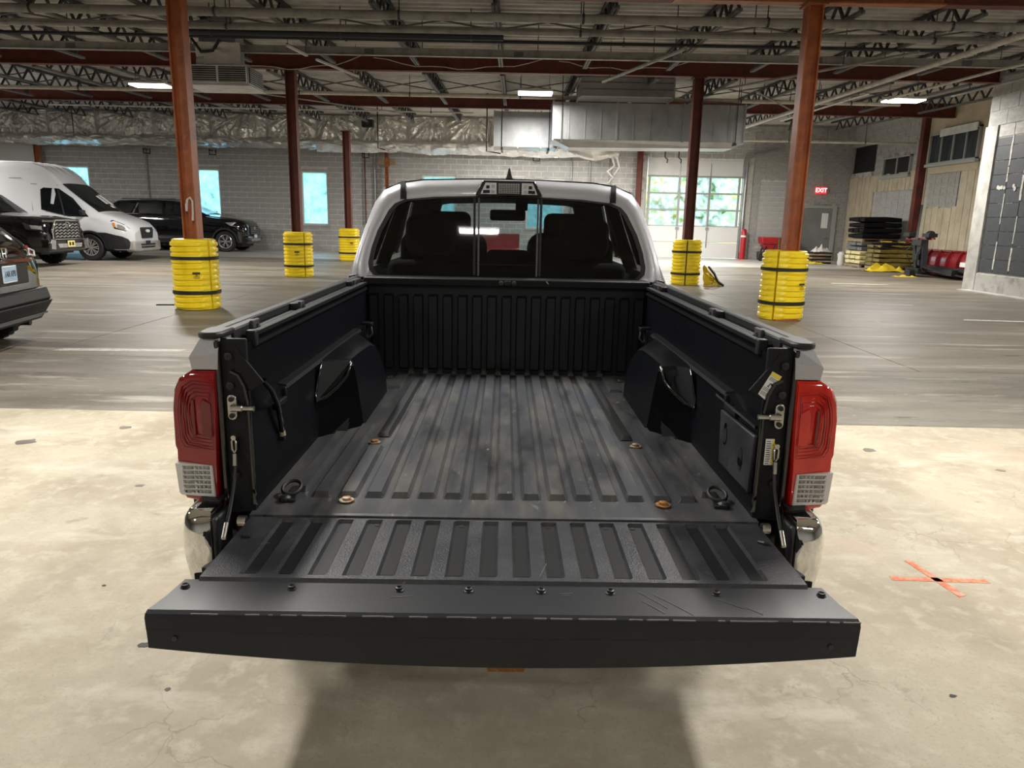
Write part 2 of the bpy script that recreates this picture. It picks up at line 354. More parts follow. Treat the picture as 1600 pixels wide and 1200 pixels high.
WIN = [(-21.9, -19.85, 1.25, 3.66), (-14.85, -13.78, 1.25, 3.64), (-10.0, -8.76, 1.18, 3.62), (-4.36, -2.8, 1.2, 3.54), (.48, 2.26, 1.2, 3.49)]
GD = (6.08, 10.51, 0, 4.45); DR = (13.36, 14.93, 0, 2.45)
ops = [(a - X0, c, b - X0, d) for a, b, c, d in WIN] + [(GD[0] - X0, 0, GD[1] - X0, GD[3]), (DR[0] - X0, 0, DR[1] - X0, DR[3])]
def wantb(u, v):
    x = u + X0
    return (-13.9 < x < -2.6 and 1.4 < v < 4.5 and not (-12.4 < x < -11.4 and v < 0)) or False
block_wall(wb, (X0, BACK, 0), 0, 42, 6.5, 'block_pale', 'mortar', ops=ops, want=wantb)
# darker masonry right of the garage door, proud of the wall, and its infilled panel
wr = empty_structure('wall_right_end')
wr.name = 'wall_corner'
block_wall(wr, (10.95, BACK - .06, 0), 0, 4.6, 6.0, 'block_grey', 'mortar_dark', bw=.6, bh=.26, j=.016,
           ops=[(13.30 - 10.95, 0, 14.98 - 10.95, 2.52), (.36, .75, 1.75, 3.6)], thick=.06, want=lambda u, v: v < 5.2, nm='block')
block_wall(wr, (11.31, BACK - .035, .75), 0, 1.39, 2.85, 'block_pale', 'mortar', bw=.46, bh=.235, j=.018, thick=.03, nm='block', most=60)
MB().box(10.55, 10.95, BACK - .12, BACK, 0, 4.7).build('concrete_jamb', 'concrete_pale', wr)
MB().box(5.62, 6.04, BACK - .12, BACK, 0, 4.6).build('concrete_jamb', 'concrete_pale', wr)
# white board wall at the far left
MB().box(-26, -22.1, BACK - .2, BACK - .1, 0, 4.62).build('gypsum_board', 'gypsum_panel', wb)
MB().box(-26, 16, BACK + .02, BACK + .2, 6.2, 7).build('top_plate', 'block_grey', wb)
# ---- windows
for i, (a, b, c, d) in enumerate(WIN):
    w = empty_structure('window_%d' % (i + 1)); y = BACK + .03; t = .07
    MB().box(a, b, y, y + .10, d - t, d).box(a, b, y, y + .10, c, c + t).box(a, a + t, y, y + .10, c + t, d - t).box(b - t, b, y, y + .10, c + t, d - t).build('window_frame', 'gypsum_panel', w)
    MB().box(a + t, b - t, y + .04, y + .05, c + t, d - t).build('pane', 'window_film', w)
    MB().box(a - .06, b + .06, BACK - .05, y + .08, c - .07, c).build('window_sill', 'concrete_pale', w)
    MB().box(a - .05, b + .05, BACK - .06, y + .04, d, d + .09).build('lintel', 'concrete_pale', w)
# ---- garage door
g = empty_structure('door_1')
a, b, c, d = GD; y = BACK + .02
MB().box(a, b, y, y + .06, .03, .72).build('door_panel', 'gypsum_panel', g, bevel=.015)
MB().box(a, b, y, y + .06, .74, 1.46).build('door_panel', 'gypsum_panel', g, bevel=.015)
MB().box(a, b, y, y + .06, 3.72, 4.45).build('door_panel', 'gypsum_panel', g, bevel=.015)
for k in range(4):
    z = 1.46 + k * .75
    MB().box(a, b, y, y + .06, z - .03 + (0 if k else .03), z + .04).build('door_rail', 'frame_grey', g)
for x in (a + .12, lerp(a, b, .345), lerp(a, b, .665), b - .12): MB().box(x - .05, x + .05, y - .01, y + .06, 1.46, 3.72).build('door_stile', 'frame_grey', g)
for k in range(3):
    for q in range(3):
        xs = [a + .12, lerp(a, b, .345), lerp(a, b, .665), b - .12]
        MB().box(xs[q] + .05, xs[q+1] - .05, y + .02, y + .03, 1.5 + k*.75, 2.18 + k*.75).build('pane', 'window_clear', g)
for x in (lerp(a, b, .345), lerp(a, b, .665)):
    MB().box(x - .02, x + .02, y - .03, y, .5, 4.3).build('hinge_strut', 'steel_galv', g)
    MB().box(x - .08, x + .08, y - .05, y, 1.30, 1.42).build('hinge', 'steel_galv', g)
MB().box(8.6, 8.72, y - .06, y, .55, .80).build('lock_handle', 'steel_galv', g)
for x in (a - .05, b + .01): MB().box(x, x + .05, BACK - .18, y, 0, 4.6).build('door_track', 'steel_galv', g)
MB().tube([(b + .1, BACK - .2, 0.3), (b + .1, BACK - .2, 4.5), (11.0, BACK - .25, 4.7), (12.2, BACK - .3, 5.05)], .05, 8).build('door_track_curve', 'steel_galv', g, smooth=60)
# ---- outside
MB().box(-60, 60, BACK + .4, 90, -.25, -.05).build('outside_ground', 'asphalt')['kind'] = 'structure'
hill = []
for i in range(15):
    row = []
    for k in range(50):
        x = -60 + k * 2.6; yy = 44 + i * 2
        row.append((x, yy, -.1 + i * .45 + noise.noise(Vector((x*.15, yy*.15, 0))) * .9))
    hill.append(row)
hb = MB().grid(hill).build('outside_bank', 'grass_green', smooth=180); hb['kind'] = 'structure'
def tree(x, y, h, w, label, m):
    t = thing('tree', label, 'tree', (x, y, 0)); MB().tube([(0, 0, -.1), (.1, 0, h*.4), (0, .1, h*.75)], [.18, .13, .06], 7).build('trunk', 'wood', t)
    b = MB()
    for k in range(26):
        a = random.uniform(0, 2*pi); r = random.uniform(0, w); z = random.uniform(.3, 1) * h; s = random.uniform(.5, .9) * w * .5
        c = (r*math.cos(a)*(1.15 - z/h*.6), r*math.sin(a)*(1.15 - z/h*.6), z); rings = []
        for i in range(7):
            p = pi * i / 6; rings.append([(c[0] + s*(math.sin(p)+.02)*math.cos(2*pi*j/9)*random.uniform(.75, 1.2), c[1] + s*(math.sin(p)+.02)*math.sin(2*pi*j/9)*random.uniform(.75, 1.2), c[2] + s*.8*math.cos(p)) for j in range(9)])
        b.loft(rings, True)
    o = b.build('foliage', m, t, smooth=180); return t
tree(9.4, 47, 3.6, 2.2, 'yellow green bush outside, behind the panes of the garage door', 'leaf_yellow')
tree(12.6, 52, 7.5, 2.6, 'dark green tree outside at the right of the garage door panes', 'leaf_green')
tree(-18.5, 50, 8, 3, 'green tree outside the tall blue window left of the nearest left column', 'leaf_green')
tree(-29.5, 50, 7, 3, 'green tree outside the window behind the white van', 'leaf_green')
tree(-12.6, 58, 7, 2.4, 'green tree outside the window beside the second yellow guard', 'leaf_green')
# ---- right hand walls
wrt = empty_structure('wall_right')
XR = 15.5
def strips(y0, y1, z0, z1, m, wd, ops=()):
    y = y0
    while y < y1 - .02:
        w = min(wd * random.uniform(.75, 1.2), y1 - y)
        zs = [(z0, z1)]
        for oy0, oz0, oy1, oz1 in ops:
            if y + w > oy0 + .05 and y < oy1 - .05:
                nz = []
                for p, q in zs:
                    if oz1 <= p or oz0 >= q: nz.append((p, q)); continue
                    if oz0 - p > .05: nz.append((p, oz0))
                    if q - oz1 > .05: nz.append((oz1, q))
                zs = nz
        for p, q in zs:
            MB().box(XR - .05 - random.uniform(0, .012), XR + .02, y + .012, y + w - .012, p, q + random.uniform(-.03, .03)).build('foam_strip', m, wrt)
        y += w
# block above and in the lower patch
block_wall(wrt, (XR, 36.0, 3.76), -pi/2, 6.9, 2.6, 'block_grey', 'mortar_dark', bw=.62, bh=.27, j=.016, ops=[(36 - 32.1, 3.63 - 3.76, 36 - 29.92, 4.40 - 3.76), (36 - 35.3, .2, 36 - 33.0, 1.35)], thick=.2)
block_wall(wrt, (XR - .02, 32.6, 0), -pi/2, 3.3, 3.05, 'block_pale', 'mortar_dark', bw=.50, bh=.30, j=.018, stack=True, thick=.03)
block_wall(wrt, (XR - .02, 28.5, 2.35), -pi/2, 1.9, 1.45, 'block_grey', 'mortar_dark', bw=.42, bh=.36, j=.018, stack=True, thick=.03)
MB().box(XR, XR + .2, 24, 36, 0, 3.76).box(XR, XR + .2, 24, 29.1, 3.76, 6.3).build('backing', 'concrete_pale', wrt)
MB().box(XR + .12, XR + .2, 33, 35.3, 3.9, 5.2).build('opening_shade_panel', 'black_trim', wrt)  # black panel, its colour stands for the shade inside the opening
strips(29.1, 35.2, 0, 3.74, 'foam_beige', .36, [(29.3, -1, 32.6, 3.06)])
strips(19.9, 28.8, 0, 3.9, 'foam_beige', .40, [(26.6, 2.33, 28.5, 3.82)])
MB().box(XR - .09, XR, 19.9, 25.55, 3.9, 5.8).box(XR - .09, XR, 28.62, 28.8, 3.9, 5.8).box(XR - .09, XR, 25.55, 28.62, 4.97, 5.8).box(XR - .09, XR, 25.55, 28.62, 3.55, 3.88).build('upper_board', 'panel_beige', wrt)
MB().box(XR - .3, XR - .02, 28.82, 29.08, 0, 5.75).build('wall_column', 'rust_red', wrt)
def framed_window(n, x, y0, y1, z0, z1, m, nmull):
    w = empty_structure('window_%d' % n); t = .05
    MB().box(x - .12, x, y0, y1, z1 - t, z1).box(x - .12, x, y0, y1, z0, z0 + t).box(x - .12, x, y0, y0 + t, z0, z1).box(x - .12, x, y1 - t, y1, z0, z1).build('window_frame', 'frame_grey', w)
    MB().box(x - .18, x + .02, y0 - .05, y1 + .05, z0 - .10, z0).build('window_sill', 'frame_grey', w)
    for k in range(nmull):
        a, b = lerp(y0, y1, k/nmull), lerp(y0, y1, (k+1)/nmull)
        MB().box(x - .05, x - .04, a + .03, b - .03, z0 + t, z1 - t).build('pane', m, w)
        if k: MB().box(x - .10, x, a - .025, a + .025, z0 + t, z1 - t).build('mullion', 'frame_grey', w)
    return w
framed_window(6, XR, 29.92, 32.1, 3.66, 4.40, 'glass_dark', 2)
w7 = framed_window(7, XR - .05, 25.6, 28.6, 3.9, 4.97, 'glass_blue', 4)
MB().box(XR - .20, XR - .17, 25.7, 27.9, 4.82, 5.08).build('torn_film', 'foil_white', w7)
# projecting slate tile wall
wt = empty_structure('wall_tiled')
XT = 12.1
MB().box(XT, 16, 6, 19.85, 0, 6.0).build('wall_core', 'concrete_pale', wt)
block_wall(wt, (XT - .002, 19.36, .5), -pi/2, 8.4, 3.32, 'tile_slate', 'grout_mixed', bw=.60, bh=.346, j=.022, stack=True, thick=.002, nm='tile', proud=.012)
block_wall(wt, (XT - .002, 19.85, 4.14), -pi/2, 8.9, 1.8, 'block_grey', 'mortar_dark', bw=.72, bh=.36, j=.016, thick=.002, most=100)
block_wall(wt, (XT - .002, 19.36, 3.84), -pi/2, 8.4, .30, 'plaster_white', 'mortar_dark', bw=.60, bh=.29, j=.02, stack=True, thick=.002, most=40)
MB().box(XT - .05, XT, 19.38, 19.87, 0, 4.14).build('corner_strip', 'plaster_white', wt)
MB().box(XT - .04, XT, 10.9, 19.38, 0, .47).build('curb', 'concrete_pale', wt, bevel=.012)
MB().box(XT - .35, XT - .04, 10.9, 19.6, 0, .03).build('curb_toe', 'plaster_white', wt)
for k in range(9):      # smears of white caulk in the upright joints
    yj = 19.36 - .60 * (k + 1); z = .6
    while z < 3.7:
        l = random.uniform(.25, .9); w = random.uniform(.02, .055)
        pts = []
        n = 6
        for i in range(n + 1): pts.append((yj + w*random.uniform(.3, 1), z + l*i/n))
        for i in range(n, -1, -1): pts.append((yj - w*random.uniform(.3, 1), z + l*i/n))
        MB().px(pts, XT - .022, XT - .012).build('caulk_smear', 'caulk', wt); z += l + random.uniform(.02, .5)
for (yj, z) in ((19.05, 2.62), (18.98, 2.60), (18.90, 2.61), (18.80, 2.60), (18.45, 2.63), (18.40, 2.56), (17.8, 2.66), (17.7, 2.66), (17.55, 2.66)):
    MB().px(ell(yj, z, .045, .05, 9), XT - .03, XT - .012).build('caulk_dab', 'caulk', wt)
# ---- walls out of the frame
o = struct(MB().box(-26.3, -26, -9, BACK + .3, 0, 7).build('wall_left', 'block_pale')); o = struct(MB().box(-26, 16, -9.3, -9, 0, 6).build('wall_front', 'block_pale'))
o = struct(MB().box(16, 16.3, -9, 36, 0, 7).build('wall_side', 'block_grey'))
# ---- door and exit sign in the corner
dd = empty_structure('door_2'); yd = BACK - .10
MB().box(13.36, 14.80, yd, yd + .05, .02, 2.40).build('door_leaf', 'door_grey', dd, bevel=.006)
MB().box(13.26, 13.36, yd - .05, yd + .12, 0, 2.52).box(14.80, 14.98, yd - .05, yd + .12, 0, 2.52).box(13.36, 14.80, yd - .05, yd + .12, 2.40, 2.52).build('door_frame', 'frame_grey', dd)
MB().box(14.32, 14.62, yd - .012, yd, 1.50, 2.18).build('door_pane', 'exit_white' if 0 else 'paper_white', dd)
MB().tube([(14.66, yd - .05, 1.05), (14.50, yd - .07, 1.05)], .02, 8).build('door_handle', 'steel_galv', dd)
ex = thing('exit_sign', 'red lit sign reading EXIT hung on a pipe above the grey door', 'sign', (14.1, BACK - .22, 3.2))
MB().box(-.26, .26, -.04, .04, -.155, .155).build('sign_box', 'exit_red', ex, bevel=.01)
text('lettering', 'EXIT', .26, 'exit_white', ex, (0, -.045, 0), (pi/2, 0, 0))
MB().tube([(0, 0, .15), (0.05, .04, 2.75)], .02, 6).build('hanger_pipe', 'pipe_grey', ex)
# ---- ceiling: deck, beams, joists
ce = empty_structure('ceiling')
rows = []; y = -9.0
while y < BACK + .3:
    for dy, h in ((0, 0), (.11, 0), (.15, -.05), (.26, -.05)): rows.append([(-26.2, y + dy, deckz(y + dy) + h), (16.2, y + dy, deckz(y + dy) + h)])
    y += .30
MB().grid(rows).build('deck', 'deck_white', ce)
def beam(y, x0, x1, m='rust_red'):
    t = deckz(y) - .07; bz = t - .45
    MB().box(x0, x1, y - .10, y + .10, t - .025, t).box(x0, x1, y - .10, y + .10, bz, bz + .025).box(x0, x1, y - .012, y + .012, bz + .025, t - .025).build('beam', m, ce)
for yb, x0, x1 in ((5.4, -26, 12), (-1.75, -26, 12), (19.7, -26, 12.1), (27.3, -26, 15.4)): beam(yb, x0, x1)
beam(12.55, -26, 2.4); beam(12.55, 2.41, 6.65, 'orange_steel'); beam(12.55, 6.66, 12.1)
def joist_mesh(y0, y1):
    top = MB(); b = MB(); w = MB(); d = .40
    def z(y): return deckz(y) - .06
    for s in (-.03, .03):
        top.bar((s, y0, z(y0) - .02), (s, y1, z(y1) - .02), .045, .05); b.bar((s, y0 + .5, z(y0+.5) - d), (s, y1 - .5, z(y1-.5) - d), .045, .05)
    y = y0 + .5; up = False; n = int((y1 - y0 - 1) / .33); st = (y1 - y0 - 1) / n
    for k in range(n):
        a, c = y0 + .5 + k*st, y0 + .5 + (k+1)*st
        if k % 2 == 0: w.bar((0, a, z(a) - d), (0, c, z(c) - .03), .045)
        else: w.bar((0, a, z(a) - .03), (0, c, z(c) - d), .045)
    return top.mesh('top_chord', 'joist_paint'), b.mesh('bottom_chord', 'plain_and_lit_chord_grey'), w.mesh('web', 'joist_paint')  # bottom chord coloured lighter than the rest, as if lit
bays = [joist_mesh(5.55, 12.4), joist_mesh(12.7, 19.55), joist_mesh(19.85, 27.15), joist_mesh(27.45, 33.9)]
for bi, (m0, m1, m2) in enumerate(bays):
    for k in range(-10, 8):
        x = -.42 + 2.03 * k
        if x > (11.9 if bi < 2 else 15.2): continue
        j = link('joist', m0, ce, (x, 0, 0)); link('bottom_chord', m1, j); link('web', m2, j)
for yb in (15.2, 23.6):     # cross bridging rods under the joists
    for k in range(-10, 6):
        x = -.42 + 2.03 * k; z = deckz(yb)
        MB().bar((x, yb, z - .44), (x + 2.03, yb, z - .12), .03).bar((x, yb + .06, z - .12), (x + 2.03, yb + .06, z - .44), .03).build('bridging', 'plain_and_lit_chord_grey', ce)
# ---- columns
def column(x, y, label, m='column_red', mark=False, top=None, base=True, wd=.24):
    t = thing('column', label, 'column', (x, y, 0)); h = (deckz(y) - .53) if top is None else top; w = wd / 2
    MB().box(-w, -w + .022, -w, w, 0, h).box(w - .022, w, -w, w, 0, h).box(-w + .022, w - .022, -.03, .03, 0, h).build('shaft', m, t)
    MB().box(-w - .05, w + .05, -w - .05, w + .05, h - .03, h).build('cap_plate', m, t)
    MB().box(-w - .08, w + .08, -w - .08, w + .08, 0, .025).build('base_plate', m, t)
    if mark:
        MB().tube([(-.02, -.135, 1.74), (-.02, -.135, 1.62)], .018, 5).tube([(-.02, -.135, 1.62), (.0, -.137, 1.80), (.05, -.137, 1.84), (.085, -.137, 1.78), (.08, -.137, 1.60), (.07, -.137, 1.47)], .018, 5).build('painted_mark', 'graffiti', t)
    return t
column(-5.41, 12.55, 'rust orange steel column nearest on the left, with a pale painted 7 mark', mark=True)
column(4.63, 12.55, 'rust orange steel column nearest on the right, beside the pallets and grey door')
column(-5.73, 19.7, 'brown red steel column left of the truck, second in its row, in front of the bright window', 'rust_red')
column(4.55, 19.7, 'brown red steel column in front of the garage door', 'rust_red')
column(-6.06, 27.3, 'thin dark red column left of the truck roof, third in its row', 'rust_red', top=4.55)
column(-21.85, BACK - .45, 'orange red column behind the roof of the white van', 'orange_steel', top=5.9)
column(5.66, BACK - .35, 'dark red column at the left edge of the garage door', 'rust_red', top=4.9)
column(-5.95, BACK - .35, 'slim orange post on the block wall behind the truck roof, with a cross plate near its top', 'orange_steel', top=4.6, wd=.16)
st = thing('cross_plate', 'short orange plank fixed across the slim post behind the truck roof', 'plank', (-5.9, BACK - .50, 4.05))
MB().box(-.42, .40, -.03, .05, -.13, .15).build('board', 'wood', st, bevel=.01); MB().box(-.10, .12, -.05, -.03, -.2, .2).build('clip', 'orange_steel', st)
# ---- yellow guards
def guard(x, y, ang, label, R=.375, H=1.17):
    t = thing('column_guard', label, 'column guard', (x, y, 0), ang, 'yellow ribbed guards around the columns')
    nr = 12
    for s in (0, 1):
        rings = []
        n = 18; zs = []
        for k in range(nr):
            a = .03 + (H - .06) * k / nr; d = (H - .06) / nr
            zs += [(a, 0), (a + d*.18, 1), (a + d*.72, 1), (a + d*.9, 0)]
        prof = [(0, 0, -.02), (.015, 0, 0)] + [(z, q, 0) for z, q in zs] + [(H - .015, 0, 0), (H, 0, -.025), (H, 0, -.24)]
        for z, q, dr in prof:
            ring = []
            for i in range(n + 1):
                th = -pi/2 + s*pi + .045 + (pi - .09) * i / n
                f = min(1, max(0, (min(i, n - i) - .4) / 2.2)); r = R - .03 + dr + (.03 * f * q if q else 0) + (.012 if f < .5 else 0)
                ring.append((r*math.cos(th), r*math.sin(th), z))
            rings.append(ring)
        b = MB().grid(rings)
        # flat mating faces beside the seam
        for e in (0, -1):
            pr = [r[e] for r in rings]; inn = [(p[0]*.35, p[1]*.999, p[2]) for p in pr]
            b.loft([pr, [(p[0]*.3, p[1]*.62, p[2]) for p in pr]], False)
        b.build('half_shell', 'guard_yellow', t, smooth=50)
    for z in (.29, .86):
        k = 40; b = MB(); rings = []
        for i in range(k):
            a = 2*pi*i/k; rings.append([(q*math.cos(a), q*math.sin(a), z + dz) for q, dz in ((R - .012, -.026), (R + .012, -.026), (R + .012, .026), (R - .012, .026))])
        b.loft(rings, True, True).build('strap', 'black_rubber', t, smooth=60)
    return t
def guard_label(t, th, z=.62):
    r = .385; c = (r*math.cos(th), r*math.sin(th), z)
    b = MB().box(-.06, .06, -.004, .004, -.016, .016).build('warning_label', 'ink', t, loc=c, rot=(0, 0, th + pi/2))
    MB().box(-.055, .055, -.006, -.003, -.06, -.055).box(-.045, .045, -.006, -.003, -.085, -.08).box(-.012, .012, -.006, -.003, -.045, -.03).build('label_print', 'ink', b)
g1 = guard(-5.41, 12.55, math.radians(62), 'yellow ribbed column guard with black straps, nearest on the left'); guard_label(g1, math.radians(-90 - 62 + 24))
g2 = guard(4.63, 12.72, math.radians(-38), 'yellow ribbed column guard with black straps, nearest on the right'); guard_label(g2, math.radians(-90 + 38 + 32))
g3 = guard(-5.73, 19.7, math.radians(42), 'yellow column guard with a side seam, under the second left column'); guard_label(g3, math.radians(-90 - 42 + 10), .66)
g4 = guard(4.55, 19.7, math.radians(-12), 'yellow column guard with its seam in front, before the garage door')
g5 = guard(-6.06, 27.3, math.radians(75), 'smallest and farthest yellow column guard, just left of the truck cab'); guard_label(g5, math.radians(-90 - 75 + 24), .66)
ty = thing('folded_tarp', 'crumpled yellow and black cover leaning on the guard before the garage door', 'tarp', (5.12, 19.48, 0))
rows = []
for i in range(9):
    a = i / 8; rows.append([(lerp(-.16, .28 + .12*(1-a), q/8) + noise.noise(Vector((q*.7, i*.7, 3)))*.06, -.12*(1-a) + noise.noise(Vector((q*.8, i*.9, 0)))*.16, max(0.004, (.62 - q*.055)*a*(1 - .35*(q/8)) + noise.noise(Vector((q, i, 9)))*.04)) for q in range(9)])
MB().grid(rows).build('cover', 'tarp_yellow', ty, smooth=40)
MB().tube([(-.05, -.1, .5), (.1, -.16, .32), (.2, -.2, .12), (.36, -.2, .02)], .03, 6).build('strap', 'black_rubber', ty, smooth=60)
# ================================================================ PICKUP TRUCK
def cl(v): return max(0.0, min(1.0, v))
def hgrid(xs, ys, f, m='xy'):
    return MB().grid([[(x, y, f(x, y)) for x in xs] for y in ys])
def wheel(parent, loc, R, wd, side, rim_r, spokes=6, rim='headlamp'):
    """side +1 / -1: which way the outer face looks along local x"""
    t = MB().lathe([(rim_r, -wd*.45), (R*.90, -wd*.5), (R*.985, -wd*.40), (R, -wd*.2), (R, wd*.2), (R*.985, wd*.40), (R*.90, wd*.5), (rim_r, wd*.45), (rim_r*.97, 0)], 28, (0, 0, 0), 'X', False)
    for k in range(28):
        a = 2*pi*k/28; t.bar((-wd*.36, R*1.0*math.cos(a), R*1.0*math.sin(a)), (wd*.36, R*math.cos(a+.05), R*math.sin(a+.05)), R*.10, .012, (0, math.cos(a), math.sin(a)))
    o = t.build('wheel', 'black_rubber', parent, smooth=40, loc=loc)
    b = MB().lathe([(rim_r*1.0, side*wd*.44), (rim_r*.93, side*wd*.46), (rim_r*.90, side*wd*.30), (rim_r*.88, -side*wd*.3)], 28, (0, 0, 0), 'X', False)
    b.lathe([(rim_r*.24, side*wd*.20), (rim_r*.24, side*wd*.36), (.001, side*wd*.37)], 16, (0, 0, 0), 'X', False)
    for k in range(spokes):
        for e in (-.16, .16):
            a = 2*pi*k/spokes; a2 = a + e
            b.bar((side*wd*.33, rim_r*.2*math.cos(a), rim_r*.2*math.sin(a)), (side*wd*.38, rim_r*.93*math.cos(a2), rim_r*.93*math.sin(a2)), rim_r*.12, .02, (1, 0, 0))
    b.build('rim', rim, o, smooth=40)
    MB().lathe([(rim_r*.86, 0), (.001, 0.001)], 20, (side*wd*.12, 0, 0), 'X', False).build('brake_disc', 'machine_black', o)
    return o
T = thing('pickup_truck', 'silver crew cab pickup truck seen from behind with its tailgate lowered', 'pickup truck', (.013, 0, 0), .01295)
# ---- bed floor
RC = [.0765 * k for k in range(-8, 9)]
def ridge_span(k):
    k = abs(k)
    return {8: (2.07, 2.66), 7: (2.03, 2.77), 6: (2.03, 2.50)}.get(k, (2.03, 3.735))
def bed_h(x, y):
    h = 0
    for k, c in zip(range(-8, 9), RC):
        a, b = ridge_span(k)
        h = max(h, cl((.0275 - abs(x - c)) / .008) * cl((y - a + .016) / .014) * cl((b - y) / .014))
    for s in (-1, 1):     # short pads ahead of the wheel housings
        h = max(h, .8 * cl((.030 - abs(x - s*.53)) / .006) * cl((y - 3.42) / .01) * cl((3.76 - y) / .01))
    lip = cl((1.90 - y) / .012)
    return .7815 + .0155 * h - .004 * lip
xs = sorted({round(c + d, 4) for c in RC for d in (-.0275, -.0195, .0195, .0275)} | {round(s*v, 4) for s in (-1, 1) for v in (.70, .66, .56, .554, .506, .500)})
ys = sorted({1.885, 1.888, 1.90, 2.02, 3.41, 3.42, 3.43, 3.75, 3.76, 3.81} | {round(v, 4) for k in (5, 6, 7, 8) for a, b in [ridge_span(k)] for v in (a - .016, a - .002, b - .014, b)})
bf = hgrid(xs, ys, bed_h)
bf.box(-.70, .70, 1.884, 1.888, .762, .781)
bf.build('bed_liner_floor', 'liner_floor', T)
MB().box(-.74, .74, 1.90, 3.83, .70, .762).build('bed_pan', 'black_trim', T)
for s in (-1, 1):
    b = MB(); q = []
    for (y, zz) in ((2.625, .785), (2.645, .799), (3.585, .799), (3.61, .785)): q.append([(s*(.452 - (y-2.6)*.012) + dx, y, zz if abs(dx) < .018 else .785) for dx in (-.022, -.015, .015, .022)])
    b.grid(q).build('rub_strip', 'black_trim', T)
# ---- front wall liner with upright ribs, header rail
def fw(x, z):
    h = 0
    for k in range(-9, 10):
        c = .0385 + .0765 * k if 0 else .0765 * k
        h = max(h, cl((.027 - abs(x - c)) / .007) * cl((z - .80) / .012) * cl((1.198 - z) / .012))
    return 3.812 - .016 * h
fx = sorted({round(.0765*k + d, 4) for k in range(-9, 10) for d in (-.027, -.020, .020, .027)} | {-.74, .74})
fz = [.775, .80, .812, 1.0, 1.186, 1.198, 1.245]
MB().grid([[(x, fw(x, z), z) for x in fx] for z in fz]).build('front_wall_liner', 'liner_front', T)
MB().box(-.77, .77, 3.83, 3.86, .70, 1.26).build('front_wall', 'black_trim', T)
for k in range(-7, 7):
    c = .0765*k + .03825; MB().hull8([(c-.018, 3.765, .784), (c+.018, 3.765, .784), (c+.018, 3.815, .784), (c-.018, 3.815, .784)], [(c-.010, 3.778, .800), (c+.010, 3.778, .800), (c+.010, 3.815, .805), (c-.010, 3.815, .805)]).build('liner_foot', 'liner_floor', T)
MB().box(-.735, .735, 3.775, 3.90, 1.243, 1.283).build('header_rail', 'black_satin', T, bevel=.006)
hk = MB().box(-.014, .018, 3.765, 3.776, 1.252, 1.276).build('rail_latch', 'black_trim', T, bevel=.003)
for x in (-.030, .036): MB().lathe([(.012, 0), (.012, -.012), (.006, -.015), (.001, -.015)], 12, (x, 3.775, 1.264), 'Y', False).build('latch_knob', 'joist_paint', T, smooth=40)
MB().tube([(.20, 3.774, 1.276), (.212, 3.773, 1.262)], .003, 5).build('paint_chip', 'plain_and_lit_chord_grey', T)
